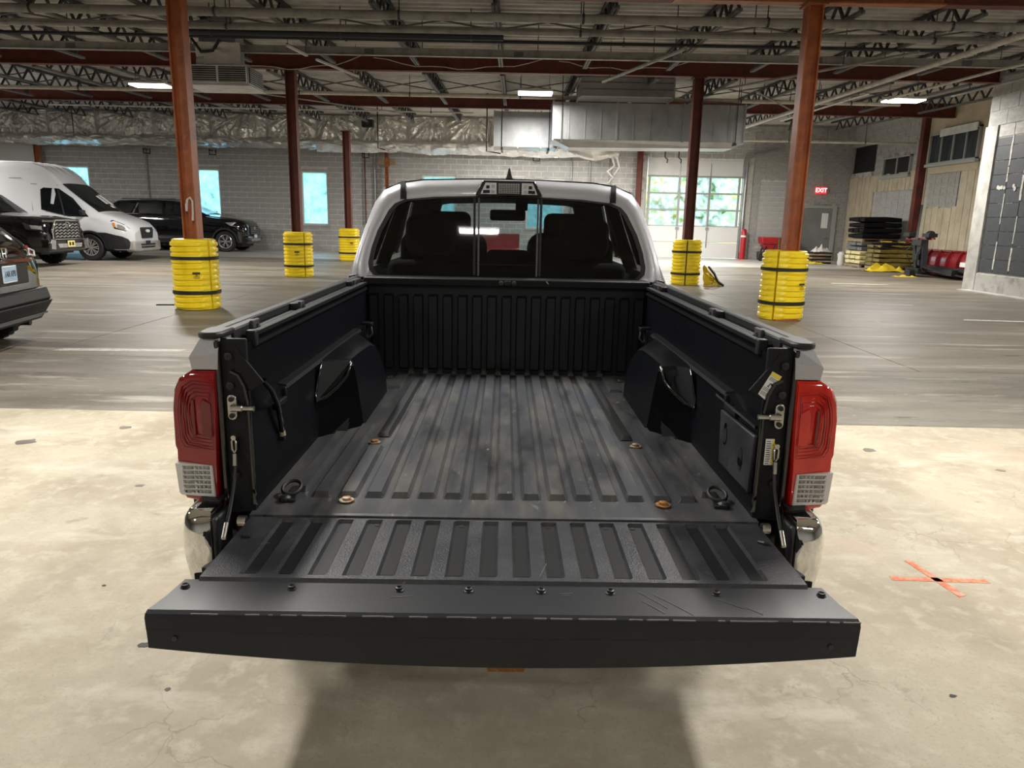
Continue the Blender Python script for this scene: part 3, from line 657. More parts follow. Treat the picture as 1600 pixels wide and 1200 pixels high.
# ---- sides, mirrored
for s in (-1, 1):
    def put(b, name, m, smooth=0, bevel=0, parent=T):
        if s < 0: b.flip()
        return b.build(name, m, parent, smooth, bevel)
    # side liner: lower wall, ledge, upper wall
    b = MB()
    lo, hi, yy = .692, .716, [1.925, 2.13, 2.132, 2.24, 2.242, 3.43, 3.80]
    b.grid([[(lo + .0, y, .776) for y in yy], [(lo + .006, y, 1.02 if y < 2.24 else 1.052) for y in yy], [(lo + .006, y, 1.03 if y < 2.24 else 1.062) for y in yy], [(hi, y, 1.034 if y < 2.24 else 1.066) for y in yy], [(hi + .004, y, 1.236) for y in yy]])
    b.box(hi - .002, hi + .012, 3.795, 3.81, .78, 1.236)
    b.hull8([(.690, 1.925, .776), (.745, 1.925, .776), (.745, 1.925, 1.236), (.718, 1.925, 1.236)], [(.690, 1.930, .776), (.745, 1.930, .776), (.745, 1.930, 1.236), (.718, 1.930, 1.236)])
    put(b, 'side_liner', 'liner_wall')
    put(MB().hull8([(.684, 2.235, 1.055), (.716, 2.235, 1.055), (.716, 3.44, 1.055), (.684, 3.44, 1.055)], [(.690, 2.24, 1.066), (.716, 2.24, 1.069), (.716, 3.44, 1.069), (.690, 3.44, 1.066)]), 'liner_ledge', 'black_satin')
    put(MB().box(.686, .716, 2.125, 2.238, 1.012, 1.032), 'liner_step', 'black_satin', bevel=.004)
    put(MB().box(.686, .716, 2.225, 2.245, 1.03, 1.060), 'liner_step', 'black_satin', bevel=.004)
    put(MB().py([(.722, 1.25), (.704, 1.219), (.648, 1.145), (.683, 1.121), (.702, 1.132), (.726, 1.18)], 1.9095, 1.918), 'liner_gusset', 'black_satin', bevel=.002)
    # wheel housing
    prof = [(2.60, 2.785, .775), (2.625, 2.765, .85), (2.645, 2.74, .95), (2.655, 2.715, 1.035), (2.69, 2.735, 1.056)]
    ring = lambda x, pts: [(x, y, z) for y, z in pts]
    ins = [(2.785, .775), (2.768, .85), (2.748, .95), (2.722, 1.03), (2.74, 1.054), (2.90, 1.058), (3.06, 1.054), (3.14, 1.035), (3.24, .985), (3.32, .91), (3.352, .84), (3.362, .775)]
    out = [(2.60, .775), (2.625, .85), (2.645, .95), (2.655, 1.035), (2.67, 1.060), (2.95, 1.063), (3.38, 1.060), (3.43, 1.04), (3.44, .99), (3.44, .91), (3.44, .84), (3.44, .775)]
    xi = [.556, .562, .569, .577, .590, .580, .576, .570, .566, .562, .558, .556]
    mid = [((a[0]*.85 + c[0]*.15), (a[1]*.85 + c[1]*.15)) for a, c in zip(ins, out)]
    b = MB().grid([[(x, y, z) for x, (y, z) in zip(xi, ins)], [(x + .020, y, z + .003) for x, (y, z) in zip(xi, mid)], [(.70, y, z) for y, z in out]])
    b.add([(x, y, z) for x, (y, z) in zip(xi, ins)], [tuple(range(12))])
    put(b, 'wheel_housing', 'liner_wall', smooth=40)
    # three-cornered pocket with bright rounded edges at the back of the housing
    A, Bp, Cp = (.583, 2.715, 1.052), (.680, 2.652, 1.058), (.690, 2.590, .922)
    put(MB().tube([A, (.597, 2.69, 1.00), (.625, 2.66, .965), (.660, 2.622, .935), Cp, (.692, 2.60, .95), (.688, 2.622, 1.0), Bp], [.005, .006, .007, .007, .006, .005, .004, .004], 8), 'housing_crease', 'black_gloss', smooth=180)
    put(MB().add([A, (.625, 2.695, .975), Cp, Bp, (.64, 2.70, 1.056)], [(0, 1, 2, 3, 4)]), 'housing_pocket', 'black_satin')
    # rail cap and its brackets
    b = MB().box(.780, .815, 1.99, 3.90, 1.250, 1.277)
    for y0, y1 in ((1.99, 2.20), (2.62, 2.72), (3.58, 3.80)): b.box(.748, .781, y0, y1, 1.240, 1.276)
    put(b, 'bed_rail_cap', 'black_trim', bevel=.005)
    put(MB().box(.755, .800, 1.99, 3.82, 1.222, 1.252), 'rail_inner', 'black_satin')
    for y0, y1 in ((2.115, 2.175), (2.622, 2.668), (3.585, 3.62)):
        k = put(MB().box(.738, .750, y0, y1, 1.243, 1.282), 'rail_bracket', 'joist_paint', bevel=.003)
        put(MB().lathe([(.006, 0), (.006, .003), (.001, .003)], 8, (.736, (y0+y1)/2, 1.264), 'X', False), 'bracket_hole', 'ink', parent=k)
    put(MB().box(.712, .735, 2.07, 3.74, 1.222, 1.228).box(.712, .735, 2.07, 3.74, 1.254, 1.260).box(.729, .735, 2.07, 3.74, 1.228, 1.254).box(.709, .714, 2.07, 3.74, 1.222, 1.233).box(.709, .714, 2.07, 3.74, 1.249, 1.260), 'deck_rail', 'black_satin')
    put(MB().box(.709, .738, 2.045, 2.072, 1.218, 1.264), 'deck_rail_end', 'black_trim', bevel=.004)
    put(MB().box(.660, .716, 3.58, 3.63, 1.055, 1.075).box(.690, .716, 3.575, 3.64, .99, 1.06), 'cleat_base', 'black_satin', bevel=.004)
    put(MB().tube([(.685, 3.60, 1.055), (.668, 3.60, 1.05), (.664, 3.60, 1.02), (.680, 3.60, 1.0), (.690, 3.60, 1.01)], .006, 6), 'tie_down_hook', 'joist_paint', smooth=60)
    # outer bed side with wheel arch
    sec = [(.795, 1.250), (.812, 1.256), (.836, 1.215), (.862, 1.12), (.888, 1.0), (.893, .9), (.882, .72), (.868, .60)]
    rings = []; y = 1.97
    while y <= 3.90:
        d = abs(y - 2.98); za = .40 + math.sqrt(max(0, .49**2 - d*d)) if d < .49 else 0
        fl = .022 * cl((.60 - abs(d - 0)) / .12)
        rings.append([(x + (fl if z < 1.0 else 0), y, max(z, za)) for x, z in sec]); y += .0483 if 0 else .0482
    put(MB().grid(rings), 'bed_side', 'silver_paint', smooth=50)
    put(MB().grid([[(x, 2.98 + r*math.cos(a), .40 + r*math.sin(a)) for x, r in ((.60, .50), (.885, .495), (.885, .485), (.60, .485))] for a in [pi*(k/18) for k in range(19)]]), 'wheel_liner', 'black_trim', smooth=40)
    # silver corner above the lamp, black cap on it
    a = [(.757, 1.905, 1.268), (.760, 1.895, 1.225), (.764, 1.897, 1.181)]; c = [(.806, 1.905, 1.264), (.834, 1.890, 1.214), (.831, 1.896, 1.181)]; e = [(.814, 1.99, 1.262), (.838, 1.985, 1.214), (.845, 1.985, 1.181)]
    put(MB().grid([[(.757, 1.99, z) for _, _, z in a], a, c, e]).add([a[0], c[0], e[0], (.757, 1.99, 1.268)], [(0, 1, 2, 3)]), 'corner_panel', 'silver_paint')
    put(MB().pz([(.748, 2.0), (.750, 1.915), (.762, 1.892), (.796, 1.888), (.813, 1.905), (.818, 2.0)], 1.262, 1.280), 'corner_cap', 'black_trim', bevel=.006)
    # tail lamp
    ol = [(.768, 1.18), (.833, 1.18), (.868, 1.158), (.886, 1.125), (.895, 1.075), (.897, .97), (.892, .955), (.893, .930), (.886, .83), (.872, .818), (.780, .800), (.778, .925), (.772, 1.05)]
    def lampring(k, y): cx, cz = .83, .99; return [(cx + (x-cx)*k, y + .012*cl((x - .86)/.035), cz + (z-cz)*k) for x, z in ol]
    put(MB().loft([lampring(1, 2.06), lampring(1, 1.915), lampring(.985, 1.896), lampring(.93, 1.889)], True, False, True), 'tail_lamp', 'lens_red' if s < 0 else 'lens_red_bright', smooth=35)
    lens = bpy.data.objects[-1] if 0 else COL.objects[-1]
    base = [(.776, 1.155), (.835, 1.160), (.862, 1.142), (.876, 1.10), (.880, 1.06), (.878, .985), (.866, .962), (.784, .955)]
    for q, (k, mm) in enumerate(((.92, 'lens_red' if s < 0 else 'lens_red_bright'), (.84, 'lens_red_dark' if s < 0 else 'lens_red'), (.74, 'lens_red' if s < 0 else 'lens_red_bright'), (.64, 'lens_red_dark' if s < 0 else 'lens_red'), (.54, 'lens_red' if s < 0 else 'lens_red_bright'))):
        cx, cz = .806, 1.055
        pts = [(cx + (x-cx)*k, 1.8885, cz + (z-cz)*k) for x, z in base]
        put(MB().tube(pts, .0016, 5, True), 'light_guide', mm, smooth=60, parent=lens)
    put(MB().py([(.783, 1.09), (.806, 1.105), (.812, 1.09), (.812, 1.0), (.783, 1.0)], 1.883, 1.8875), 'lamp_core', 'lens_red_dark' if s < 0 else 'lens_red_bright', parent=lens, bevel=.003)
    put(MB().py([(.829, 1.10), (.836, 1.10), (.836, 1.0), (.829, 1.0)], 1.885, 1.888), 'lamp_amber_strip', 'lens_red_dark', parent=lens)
    put(MB().py([(.792, .918), (.8915, .926), (.886, .840), (.878, .834), (.788, .828)], 1.8845, 1.94), 'reverse_lens', 'lens_clear', parent=lens, bevel=.003)
    for r in range(6):
        for c_ in range(8):
            x, z = .798 + c_*.0108, .840 + r*.0135
            if x > .872: continue
            put(MB().add([(x, 1.8842, z), (x+.0100, 1.8842, z), (x+.0100, 1.8842, z+.0105), (x, 1.8842, z+.0105), (x+.005, 1.8800, z+.005)], [(0, 1, 4), (1, 2, 4), (2, 3, 4), (3, 0, 4)]), 'reflector_facet', 'reflector' if (r*5 + c_*3) % 5 else 'pipe_grey', parent=lens)
    # jamb
    put(MB().box(.690, .768, 1.912, 1.925, .775, 1.262), 'jamb', 'black_satin', bevel=.004)
    put(MB().box(.757, .772, 1.898, 1.93, .78, 1.258), 'jamb_seam', 'black_gloss', bevel=.004)
    put(MB().tube([(.690, 1.908, .80), (.692, 1.908, 1.09), (.700, 1.908, 1.135), (.715, 1.908, 1.165), (.735, 1.908, 1.175)], .006, 6), 'jamb_seal', 'black_gloss', smooth=60)
    for z in (1.215, 1.135, .885): put(MB().lathe([(.011, 0), (.011, -.006), (.005, -.008), (.001, -.008)], 10, (.738, 1.911, z), 'Y', False), 'jamb_bolt', 'machine_black', smooth=40)
    st = put(MB().py(rrect(.722, .748, 1.042, 1.112, .012), 1.902, 1.912), 'latch_striker', 'bright_metal', bevel=.002)
    put(MB().lathe([(.0095, 0), (.0095, -.03), (.0065, -.032), (.0065, -.06), (.008, -.061), (.001, -.062)][::1], 10, (.735, 1.895, 1.077), 'X', False), 'striker_pin', 'bright_metal', smooth=40, parent=st)
    for z in (1.055, 1.10): put(MB().lathe([(.007, 0), (.007, -.006), (.001, -.007)], 8, (.735, 1.902, z), 'Y', False), 'striker_bolt', 'machine_black', parent=st)
    # support cable
    cb = put(MB().tube([(.733, 1.898, .925), (.732, 1.88, .88), (.728, 1.82, .815), (.724, 1.765, .775)], .0045, 6), 'support_cable', 'machine_black', smooth=60)
    put(MB().tube([(.734, 1.90, 1.0 - .008), (.740, 1.899, .985), (.740, 1.899, .962), (.734, 1.899, .95), (.728, 1.899, .962), (.728, 1.899, .985)], .004, 6, True), 'cable_eye', 'bright_metal', smooth=60, parent=cb)
    put(MB().tube([(.734, 1.912, .995), (.734, 1.894, .995)], .007, 8), 'cable_stud', 'bright_metal', smooth=60, parent=cb)
    put(MB().tube([(.7335, 1.898, .95), (.733, 1.893, .918)], .0065, 8), 'cable_ferrule', 'bright_metal', smooth=60, parent=cb)
    put(MB().tube([(.7262, 1.79, .795), (.7225, 1.755, .768)], .0065, 8), 'cable_ferrule', 'bright_metal', smooth=60, parent=cb)
    put(MB().tube([(.700, 1.862, .772), (.722, 1.862, .772)], .014, 10), 'hinge_pin', 'bright_metal', smooth=60)
    # floor hardware
    for (x, y, mm) in ((.456, 1.987, 'rust_washer' if s < 0 else 'rust_orange'), (.473, 2.55, 'rust_washer')):
        w = put(MB().lathe([(.021, 0), (.021, .003), (.012, .004), (.012, .010), (.007, .012), (.001, .012)], 16, (x, y, .7845), 'Z', False), 'floor_washer', mm, smooth=40)
    L = [(.625 + .026*math.cos(a), 2.035 + .034*math.sin(a), .794 + .009*(1 + math.sin(a))) for a in [2*pi*k/18 for k in range(18)]]
    lp = put(MB().tube(L, .0055, 6, True), 'tie_down_loop', 'black_rubber', smooth=60)
    put(MB().lathe([(.018, 0), (.018, .008), (.010, .014), (.001, .014)], 10, (.632, 1.985, .7845), 'Z', False).box(.60, .645, 1.972, 1.985, .7845, .789), 'loop_anchor', 'black_trim', smooth=30, parent=lp)
    put(MB().lathe([(.010, 0), (.008, .006), (.001, .008)], 8, (.585, 3.67, .7845), 'Z', False).box(.575, .60, 3.65, 3.69, .7845, .790), 'floor_clip', 'bright_metal')
    # chrome bumper corner
    rings = []
    for (x, y, k) in ((.768, 1.87, -1), (.769, 1.80, -1), (.776, 1.786, .1), (.81, 1.786, .2), (.845, 1.800, .5), (.866, 1.838, .85), (.874, 1.92, 1), (.876, 2.05, 1), (.870, 2.28, 1)):
        dx, dy = (k, -(1 - k)) if k >= 0 else (0, 0)
        rings.append([(x + dx*o_, y + dy*o_, z) for o_, z in ((-.055, .820), (-.044, .822), (-.028, .814), (-.012, .797), (.0, .76), (-.002, .69), (-.016, .63), (-.05, .585))])
    put(MB().grid(rings), 'bumper', 'chrome', smooth=60)
    put(MB().pz([(.785, 1.86), (.82, 1.87), (.838, 1.93), (.845, 2.2), (.77, 2.2), (.77, 1.86)], .818, .830), 'bumper_pad', 'black_trim', bevel=.003)
    put(MB().box(.752, .768, 1.792, 1.90, .63, .805), 'bumper_end', 'black_trim', bevel=.010)
put(MB().grid([[(x, 1.745 + o_, z) for x in (-.765, -.4, 0, .4, .765)] for o_, z in ((.05, .625), (0, .622), (-.006, .61), (0, .58), (.04, .565))]), 'bumper_centre', 'chrome', smooth=60) if 0 else MB().grid([[(x, 1.745 + o_, z) for x in (-.765, -.4, 0, .4, .765)] for o_, z in ((.05, .625), (0, .622), (-.006, .61), (0, .58), (.04, .565))]).build('bumper_centre', 'chrome', T, smooth=60)
# left side drain wire with its connector; right side access cover and stickers
wi = MB().tube([(-.690, 2.03, 1.125), (-.680, 2.065, 1.09), (-.678, 2.11, 1.035), (-.682, 2.145, .97), (-.686, 2.165, .935)], .0085, 8).build('wire_harness', 'black_gloss', T, smooth=60)
MB().tube([(-.686, 2.165, .937), (-.6855, 2.169, .922)], .0095, 8).build('wire_connector', 'panel_beige', wi, smooth=60)
MB().tube([(-.6865, 2.171, .917), (-.6855, 2.175, .905)], .008, 8).build('connector_plug', 'machine_black', wi, smooth=60)
ac = MB().px([(2.255, 1.005), (1.935, 1.012), (1.945, .84), (2.235, .838)], .682, .696).build('access_cover', 'liner_gate', T, bevel=.004)
for y, z in ((2.185, .945), (2.03, .915)):
    MB().px([(y + .018*math.cos(a), z + .036*math.sin(a)) for a in [2*pi*k/14 for k in range(14)]], .680, .683).build('finger_slot', 'black_gloss', ac)
MB().bar((.690, 2.33, 1.036), (.690, 1.945, 1.034), .008).build('cover_trim', 'black_gloss', ac)
sa = MB().py([(.706, 1.200), (.732, 1.186), (.695, 1.120), (.673, 1.138)], 1.9075, 1.9095).build('warning_sticker', 'paper_white', T)
def par(u, v): return (.706 + .026*u - .035*v, 1.9070, 1.200 - .015*u - .063*v)
def patch(u0, u1, v0, v1): return [par(u0, v0), par(u1, v0), par(u1, v1), par(u0, v1)]
MB().add(patch(.02, .98, .01, .15), [(0, 1, 2, 3)]).build('sticker_header', 'label_yellow', sa)
b = MB(); i = 0
for v in (.2, .25, .30, .62, .67, .72, .80, .85, .90): b.add(patch(.1, random.uniform(.6, .92), v, v + .018), [(0, 1, 2, 3)])
for k in range(16):
    u, v = random.uniform(.2, .75), random.uniform(.36, .56); b.add(patch(u, u + .1, v, v + .03), [(0, 1, 2, 3)])
b.build('sticker_print', 'ink', sa)
sb = MB().box(.7065, .7305, 1.9085, 1.911, .938, 1.012).build('data_sticker', 'paper_white', T)
MB().box(.7245, .7300, 1.9078, 1.9086, .942, 1.009).build('sticker_header', 'label_yellow', sb)
b = MB()
for k in range(11): b.box(.709, .722 - .004*random.random(), 1.9078, 1.9086, .942 + k*.0062, .944 + k*.0062)
b.build('sticker_print', 'ink', sb)
# ---- tailgate
GC = [sg * (.039 + .0785*k) for k in range(8) for sg in (-1, 1)]; GC.sort()
def tg_h(x, y):
    g = max(cl((.0215 - abs(x - c)) / .006) for c in GC) * cl((y - 1.546) / .008) * cl((1.866 - y) / .008)
    return .7785 - .0105 * g - .008 * cl((1.531 - y) / .006)
tx = sorted({round(c + d, 4) for c in GC for d in (-.0215, -.0155, .0155, .0215)} | {-.692, .692, -.65, .65}); ty_ = [1.518, 1.525, 1.531, 1.546, 1.554, 1.70, 1.858, 1.866, 1.874]
TG = hgrid(tx, ty_, tg_h)
TG.add([(x, 1.874, z) for x in (-.692, .692) for z in (.70, .7785)], [(0, 1, 3, 2)])
tg = TG.build('tailgate', 'liner_gate', T)
edge = [(.692, 1.874), (.695, 1.66), (.712, 1.605), (.714, 1.592), (.697, 1.588), (.698, 1.574), (.722, 1.568), (.726, 1.535), (.734, 1.455), (.748, 1.40)]
MB().pz([(x, y) for x, y in edge[:7]] + [(-x, y) for x, y in edge[:7]][::-1], .69, .7695).build('gate_frame', 'black_satin', tg, bevel=.003)
# cap along the free edge
rows = []
xs = [-1 + 2*i/28 for i in range(29)]
def zb(u): return .643 + .037 * u*u
def hw(y): return interp([(1.388, .750), (1.40, .748), (1.455, .734), (1.535, .726)], y)
for y, kind in ((1.533, 'top'), (1.455, 'top2'), (1.400, 'top'), (1.391, 'edge'), (1.388, 'f1'), (1.390, 'f2'), (1.389, 'f2b'), (1.394, 'f3'), (1.392, 'f4'), (1.40, 'bot'), (1.50, 'bot2')):
    row = []
    for u in xs:
        z = {'top': .7705, 'top2': .7715, 'edge': .7655, 'f1': .757, 'f2': lerp(.757, zb(u), .30), 'f2b': lerp(.757, zb(u), .33), 'f3': lerp(.757, zb(u), .36), 'f4': zb(u) + .006, 'bot': zb(u), 'bot2': zb(u) + .02}[kind]
        y2 = y + (.010*u*u if kind[0] == 'f' or kind in ('edge', 'bot') else 0) * 0
        if kind in ('f2', 'f2b', 'f3') and abs(u) > .93: y2 = 1.389
        row.append((u*hw(y), y2, z))
    rows.append(row)
cp = MB().grid(rows); n = len(rows)
for e in (0, -1): cp.add([r[e] for r in rows], [tuple(range(n))])
cpo = cp.build('gate_cap', 'gate_cap', tg, smooth=25)
MB().pz([(-.72, 1.50), (.72, 1.50), (.70, 1.87), (-.70, 1.87)], .672, .70).build('gate_skin', 'silver_paint', tg)
for x in (-.71, -.474, -.236, -.081, .081, .236, .474, .71):
    bo = MB().lathe([(.0105, 0), (.0105, .002), (.0085, .003), (.008, .008), (.005, .009), (.004, .006), (.001, .006)], 14, (x, 1.4955, .7703), 'Z', False).build('cap_bolt', 'machine_black', tg, smooth=35)
for x in (-.345, -.117, .117, .273, .345): MB().lathe([(.008, 0), (.006, .003), (.001, .003)], 10, (x, 1.848, .7685), 'Z', False).build('pad_screw', 'machine_black', tg, smooth=35)
for x in (-.662, .665): MB().tube([(x - .01, 1.755, .780), (x, 1.742, .782), (x + .014, 1.742, .780)], .005, 6).build('pad_clip', 'machine_black', tg)
for sx in (-1, 1): MB().lathe([(.006, 0), (.005, -.002), (.001, -.002)], 10, (sx*.693, 1.3905, .7085), 'Y', False).build('gate_bumper', 'joist_paint', cpo)
wr_ = MB(); sr = random.Random(4)
for k in range(46):
    x = sr.uniform(-.72, .74); l = sr.uniform(.006, .05); wr_.bar((x, 1.3905, .7665), (x + l, 1.3905, .7665 + sr.uniform(-.0006, .0006)), .0022, .0026)
o = wr_.build('edge_wear', 'plain_and_lit_chord_grey', cpo); o['kind'] = 'stuff'
sc_ = MB()
for (x, y, dx, dy) in ((.30, 1.50, .05, -.07), (.33, 1.49, .07, -.085), (.30, 1.46, .04, -.05), (.47, 1.47, .05, -.04), (.52, 1.44, .03, -.03), (.12, 1.485, .03, .004), (.125, 1.478, .02, .004), (-.25, 1.46, .05, .008), (.10, 1.62, -.02, -.07), (-.32, 1.72, .012, .03), (-.62, 1.70, .03, .01), (.6, 1.60, .03, .02)):
    sc_.bar((x, y, .7722 if y < 1.52 else .7792), (x + dx, y + dy, .7722 if y + dy < 1.52 else .7792), .0012, .0006)
o = sc_.build('scratches', 'plain_and_lit_chord_grey', tg); o['kind'] = 'stuff'
# ---- cab
def yr(z): return 3.97 + (z - 1.27) * .20
OUT = [(0, 1.262), (.60, 1.262), (.832, 1.262), (.836, 1.275), (.822, 1.345), (.80, 1.415), (.757, 1.53), (.70, 1.66), (.652, 1.722), (.571, 1.757), (.45, 1.776), (.17, 1.786), (0, 1.787)]
GL = [(0, 1.272), (.60, 1.272), (.71, 1.275), (.742, 1.305), (.745, 1.345), (.725, 1.425), (.69, 1.515), (.630, 1.62), (.597, 1.655), (.545, 1.676), (.39, 1.692), (.155, 1.701), (0, 1.703)]
def full(h): return h + [(-x, z) for x, z in h[1:-1]][::-1]
def sc(x, z, y): k = y / 3.98; return (x * k, y, 1.58 + (z - 1.58) * k)
def ringp(h, dy, k=1.0, dz=0): return [sc(x*k, z, yr(z) + dy)[0:2] + (sc(x*k, z, yr(z) + dy)[2] + dz,) for x, z in full(h)]
def mixr(a, b, t): return [(lerp(p[0], q[0], t), lerp(p[1], q[1], t)) for p, q in zip(a, b)]
cab = MB().loft([ringp(GL, .02), ringp(GL, 0), ringp(mixr(GL, OUT, .55), -.006), ringp(mixr(GL, OUT, .9), .012), ringp(OUT, .06)], True)
o3 = ringp(OUT, .06); o4 = [(x*1.01, y + .24, z) for x, y, z in o3]
cab.loft([o3, o4], True)
cab.build('cab_rear', 'silver_paint', T, smooth=60)
MB().loft([ringp(GL, -.004), ringp(mixr(GL, [(0, 1.45)]*13, .035), -.006), ringp(mixr(GL, [(0, 1.45)]*13, .035), .012), ringp(GL, .015)], True).build('window_seal', 'black_trim', T, smooth=40)
gp = mixr(GL, [(0, 1.45)]*13, .03)
def gclip(x0, x1, dy):
    pts = full(gp); poly = [(x, z) for x, z in pts]
    def clip(poly, xk, sgn):
        o = []
        for (a, b), (c, d) in zip(poly, poly[1:] + poly[:1]):
            ina, inc = (a - xk)*sgn >= 0, (c - xk)*sgn >= 0
            if ina: o.append((a, b))
            if ina != inc: t = (xk - a)/(c - a); o.append((xk, lerp(b, d, t)))
        return o
    poly = clip(clip(poly, x0, 1), x1, -1)
    return [sc(x, z, yr(z) + dy) for x, z in poly]
for x0, x1, nm in ((-.9, -.157, 'rear_glass'), (.160, .9, 'rear_glass'), (-.153, .156, 'sliding_glass')):
    p = gclip(x0, x1, .004); MB().add(p, [tuple(range(len(p)))]).build(nm, 'glass_tint', T)
for x in (-.155, .158):
    MB().bar(sc(x, 1.285, yr(1.285)), sc(x, 1.695, yr(1.695)), .0035, .010).build('slider_seam', 'plain_and_lit_chord_grey', T)
    xo = x + (-.016 if x > 0 else -.022) * (1 if x < 0 else -1)
    MB().bar(sc(xo, 1.285, yr(1.285) + .012), sc(xo, 1.695, yr(1.695) + .012), .030, .012).build('slider_frame', 'black_trim', T)
MB().bar(sc(-.15, 1.345, yr(1.345)+.012), sc(.155, 1.345, yr(1.345)+.012), .004, .006).build('slider_lip', 'plain_and_lit_chord_grey', T)
for s in (-1, 1):
    x = .552; pts = [(x, yr(1.677) - .006, 1.680), (x, yr(1.72) - .010, 1.725), (x, yr(1.75) + .012, 1.757), (x, yr(1.76) + .07, 1.770), (x, 4.6, 1.785), (x, 5.5, 1.78)]
    b = MB(); rr = []
    for (px_, py_, pz_) in pts: q = sc(s*px_, pz_, py_) if py_ < 4.2 else (s*px_*1.05, py_, pz_ + .012); rr.append([(q[0] - .017, q[1] + .004, q[2] - .008), (q[0] - .012, q[1] - .003, q[2] - .001), (q[0] + .012, q[1] - .003, q[2] - .001), (q[0] + .017, q[1] + .004, q[2] - .008)])
    b.grid(rr).build('roof_moulding', 'black_satin', T, smooth=50)
# third brake lamp
def bk(pts, dy0, dy1): return MB().prism(pts, lambda x, z: sc(x, z, yr(z) + dy0), lambda x, z: sc(x, z, yr(z) + dy1))
br = bk([(-.174, 1.703), (.178, 1.703), (.176, 1.712), (.138, 1.781), (-.134, 1.781), (-.172, 1.712)], -.022, .05).build('brake_lamp', 'black_gloss', T, bevel=.005)
bk([(-.058, 1.712), (.064, 1.712), (.064, 1.770), (-.058, 1.770)], -.026, -.02).build('brake_lens', 'pipe_dark', br)
for sg in (-1, 1): bk([(.003 + sg*.066, 1.712), (.003 + sg*.150, 1.712), (.003 + sg*.124, 1.770), (.003 + sg*.066, 1.770)], -.026, -.02).build('cargo_lens', 'steel_galv', br)
b = MB()
for k in range(9):
    for r in range(6):
        x, z = -.053 + k*.0125, 1.715 + r*.0088; b.add([sc(x, z, yr(z) - .027), sc(x + .011, z, yr(z) - .027), sc(x + .011, z + .0075, yr(z) - .027), sc(x, z + .0075, yr(z) - .027), sc(x + .0055, z + .003, yr(z) - .030)], [(0, 1, 4), (1, 2, 4), (2, 3, 4), (3, 0, 4)])
b.build('lens_pattern', 'steel_galv', br)
for sg in (-1, 1):
    for (x, z) in ((.085, 1.725), (.085, 1.752), (.11, 1.725), (.112, 1.748), (.128, 1.724)):
        p = sc(.003 + sg*x, z, yr(z) - .028); MB().box(p[0] - .009, p[0] + .009, p[1] - .002, p[1], p[2] - .008, p[2] + .008).build('cargo_bulb', 'machine_black' if x > .1 else 'reflector', br)
af = []
for z, a, w in ((1.800, .11, .030), (1.815, .085, .020), (1.835, .06, .012), (1.862, .035, .007), (1.872, .012, .003)): af.append([(.004 + w*math.cos(t), 4.36 + .03*(z - 1.8)/.07 + a*math.sin(t)*.7, z) for t in [2*pi*k/12 for k in range(12)]])
MB().loft(af, True, False, True).build('roof_antenna', 'black_gloss', T, smooth=60)
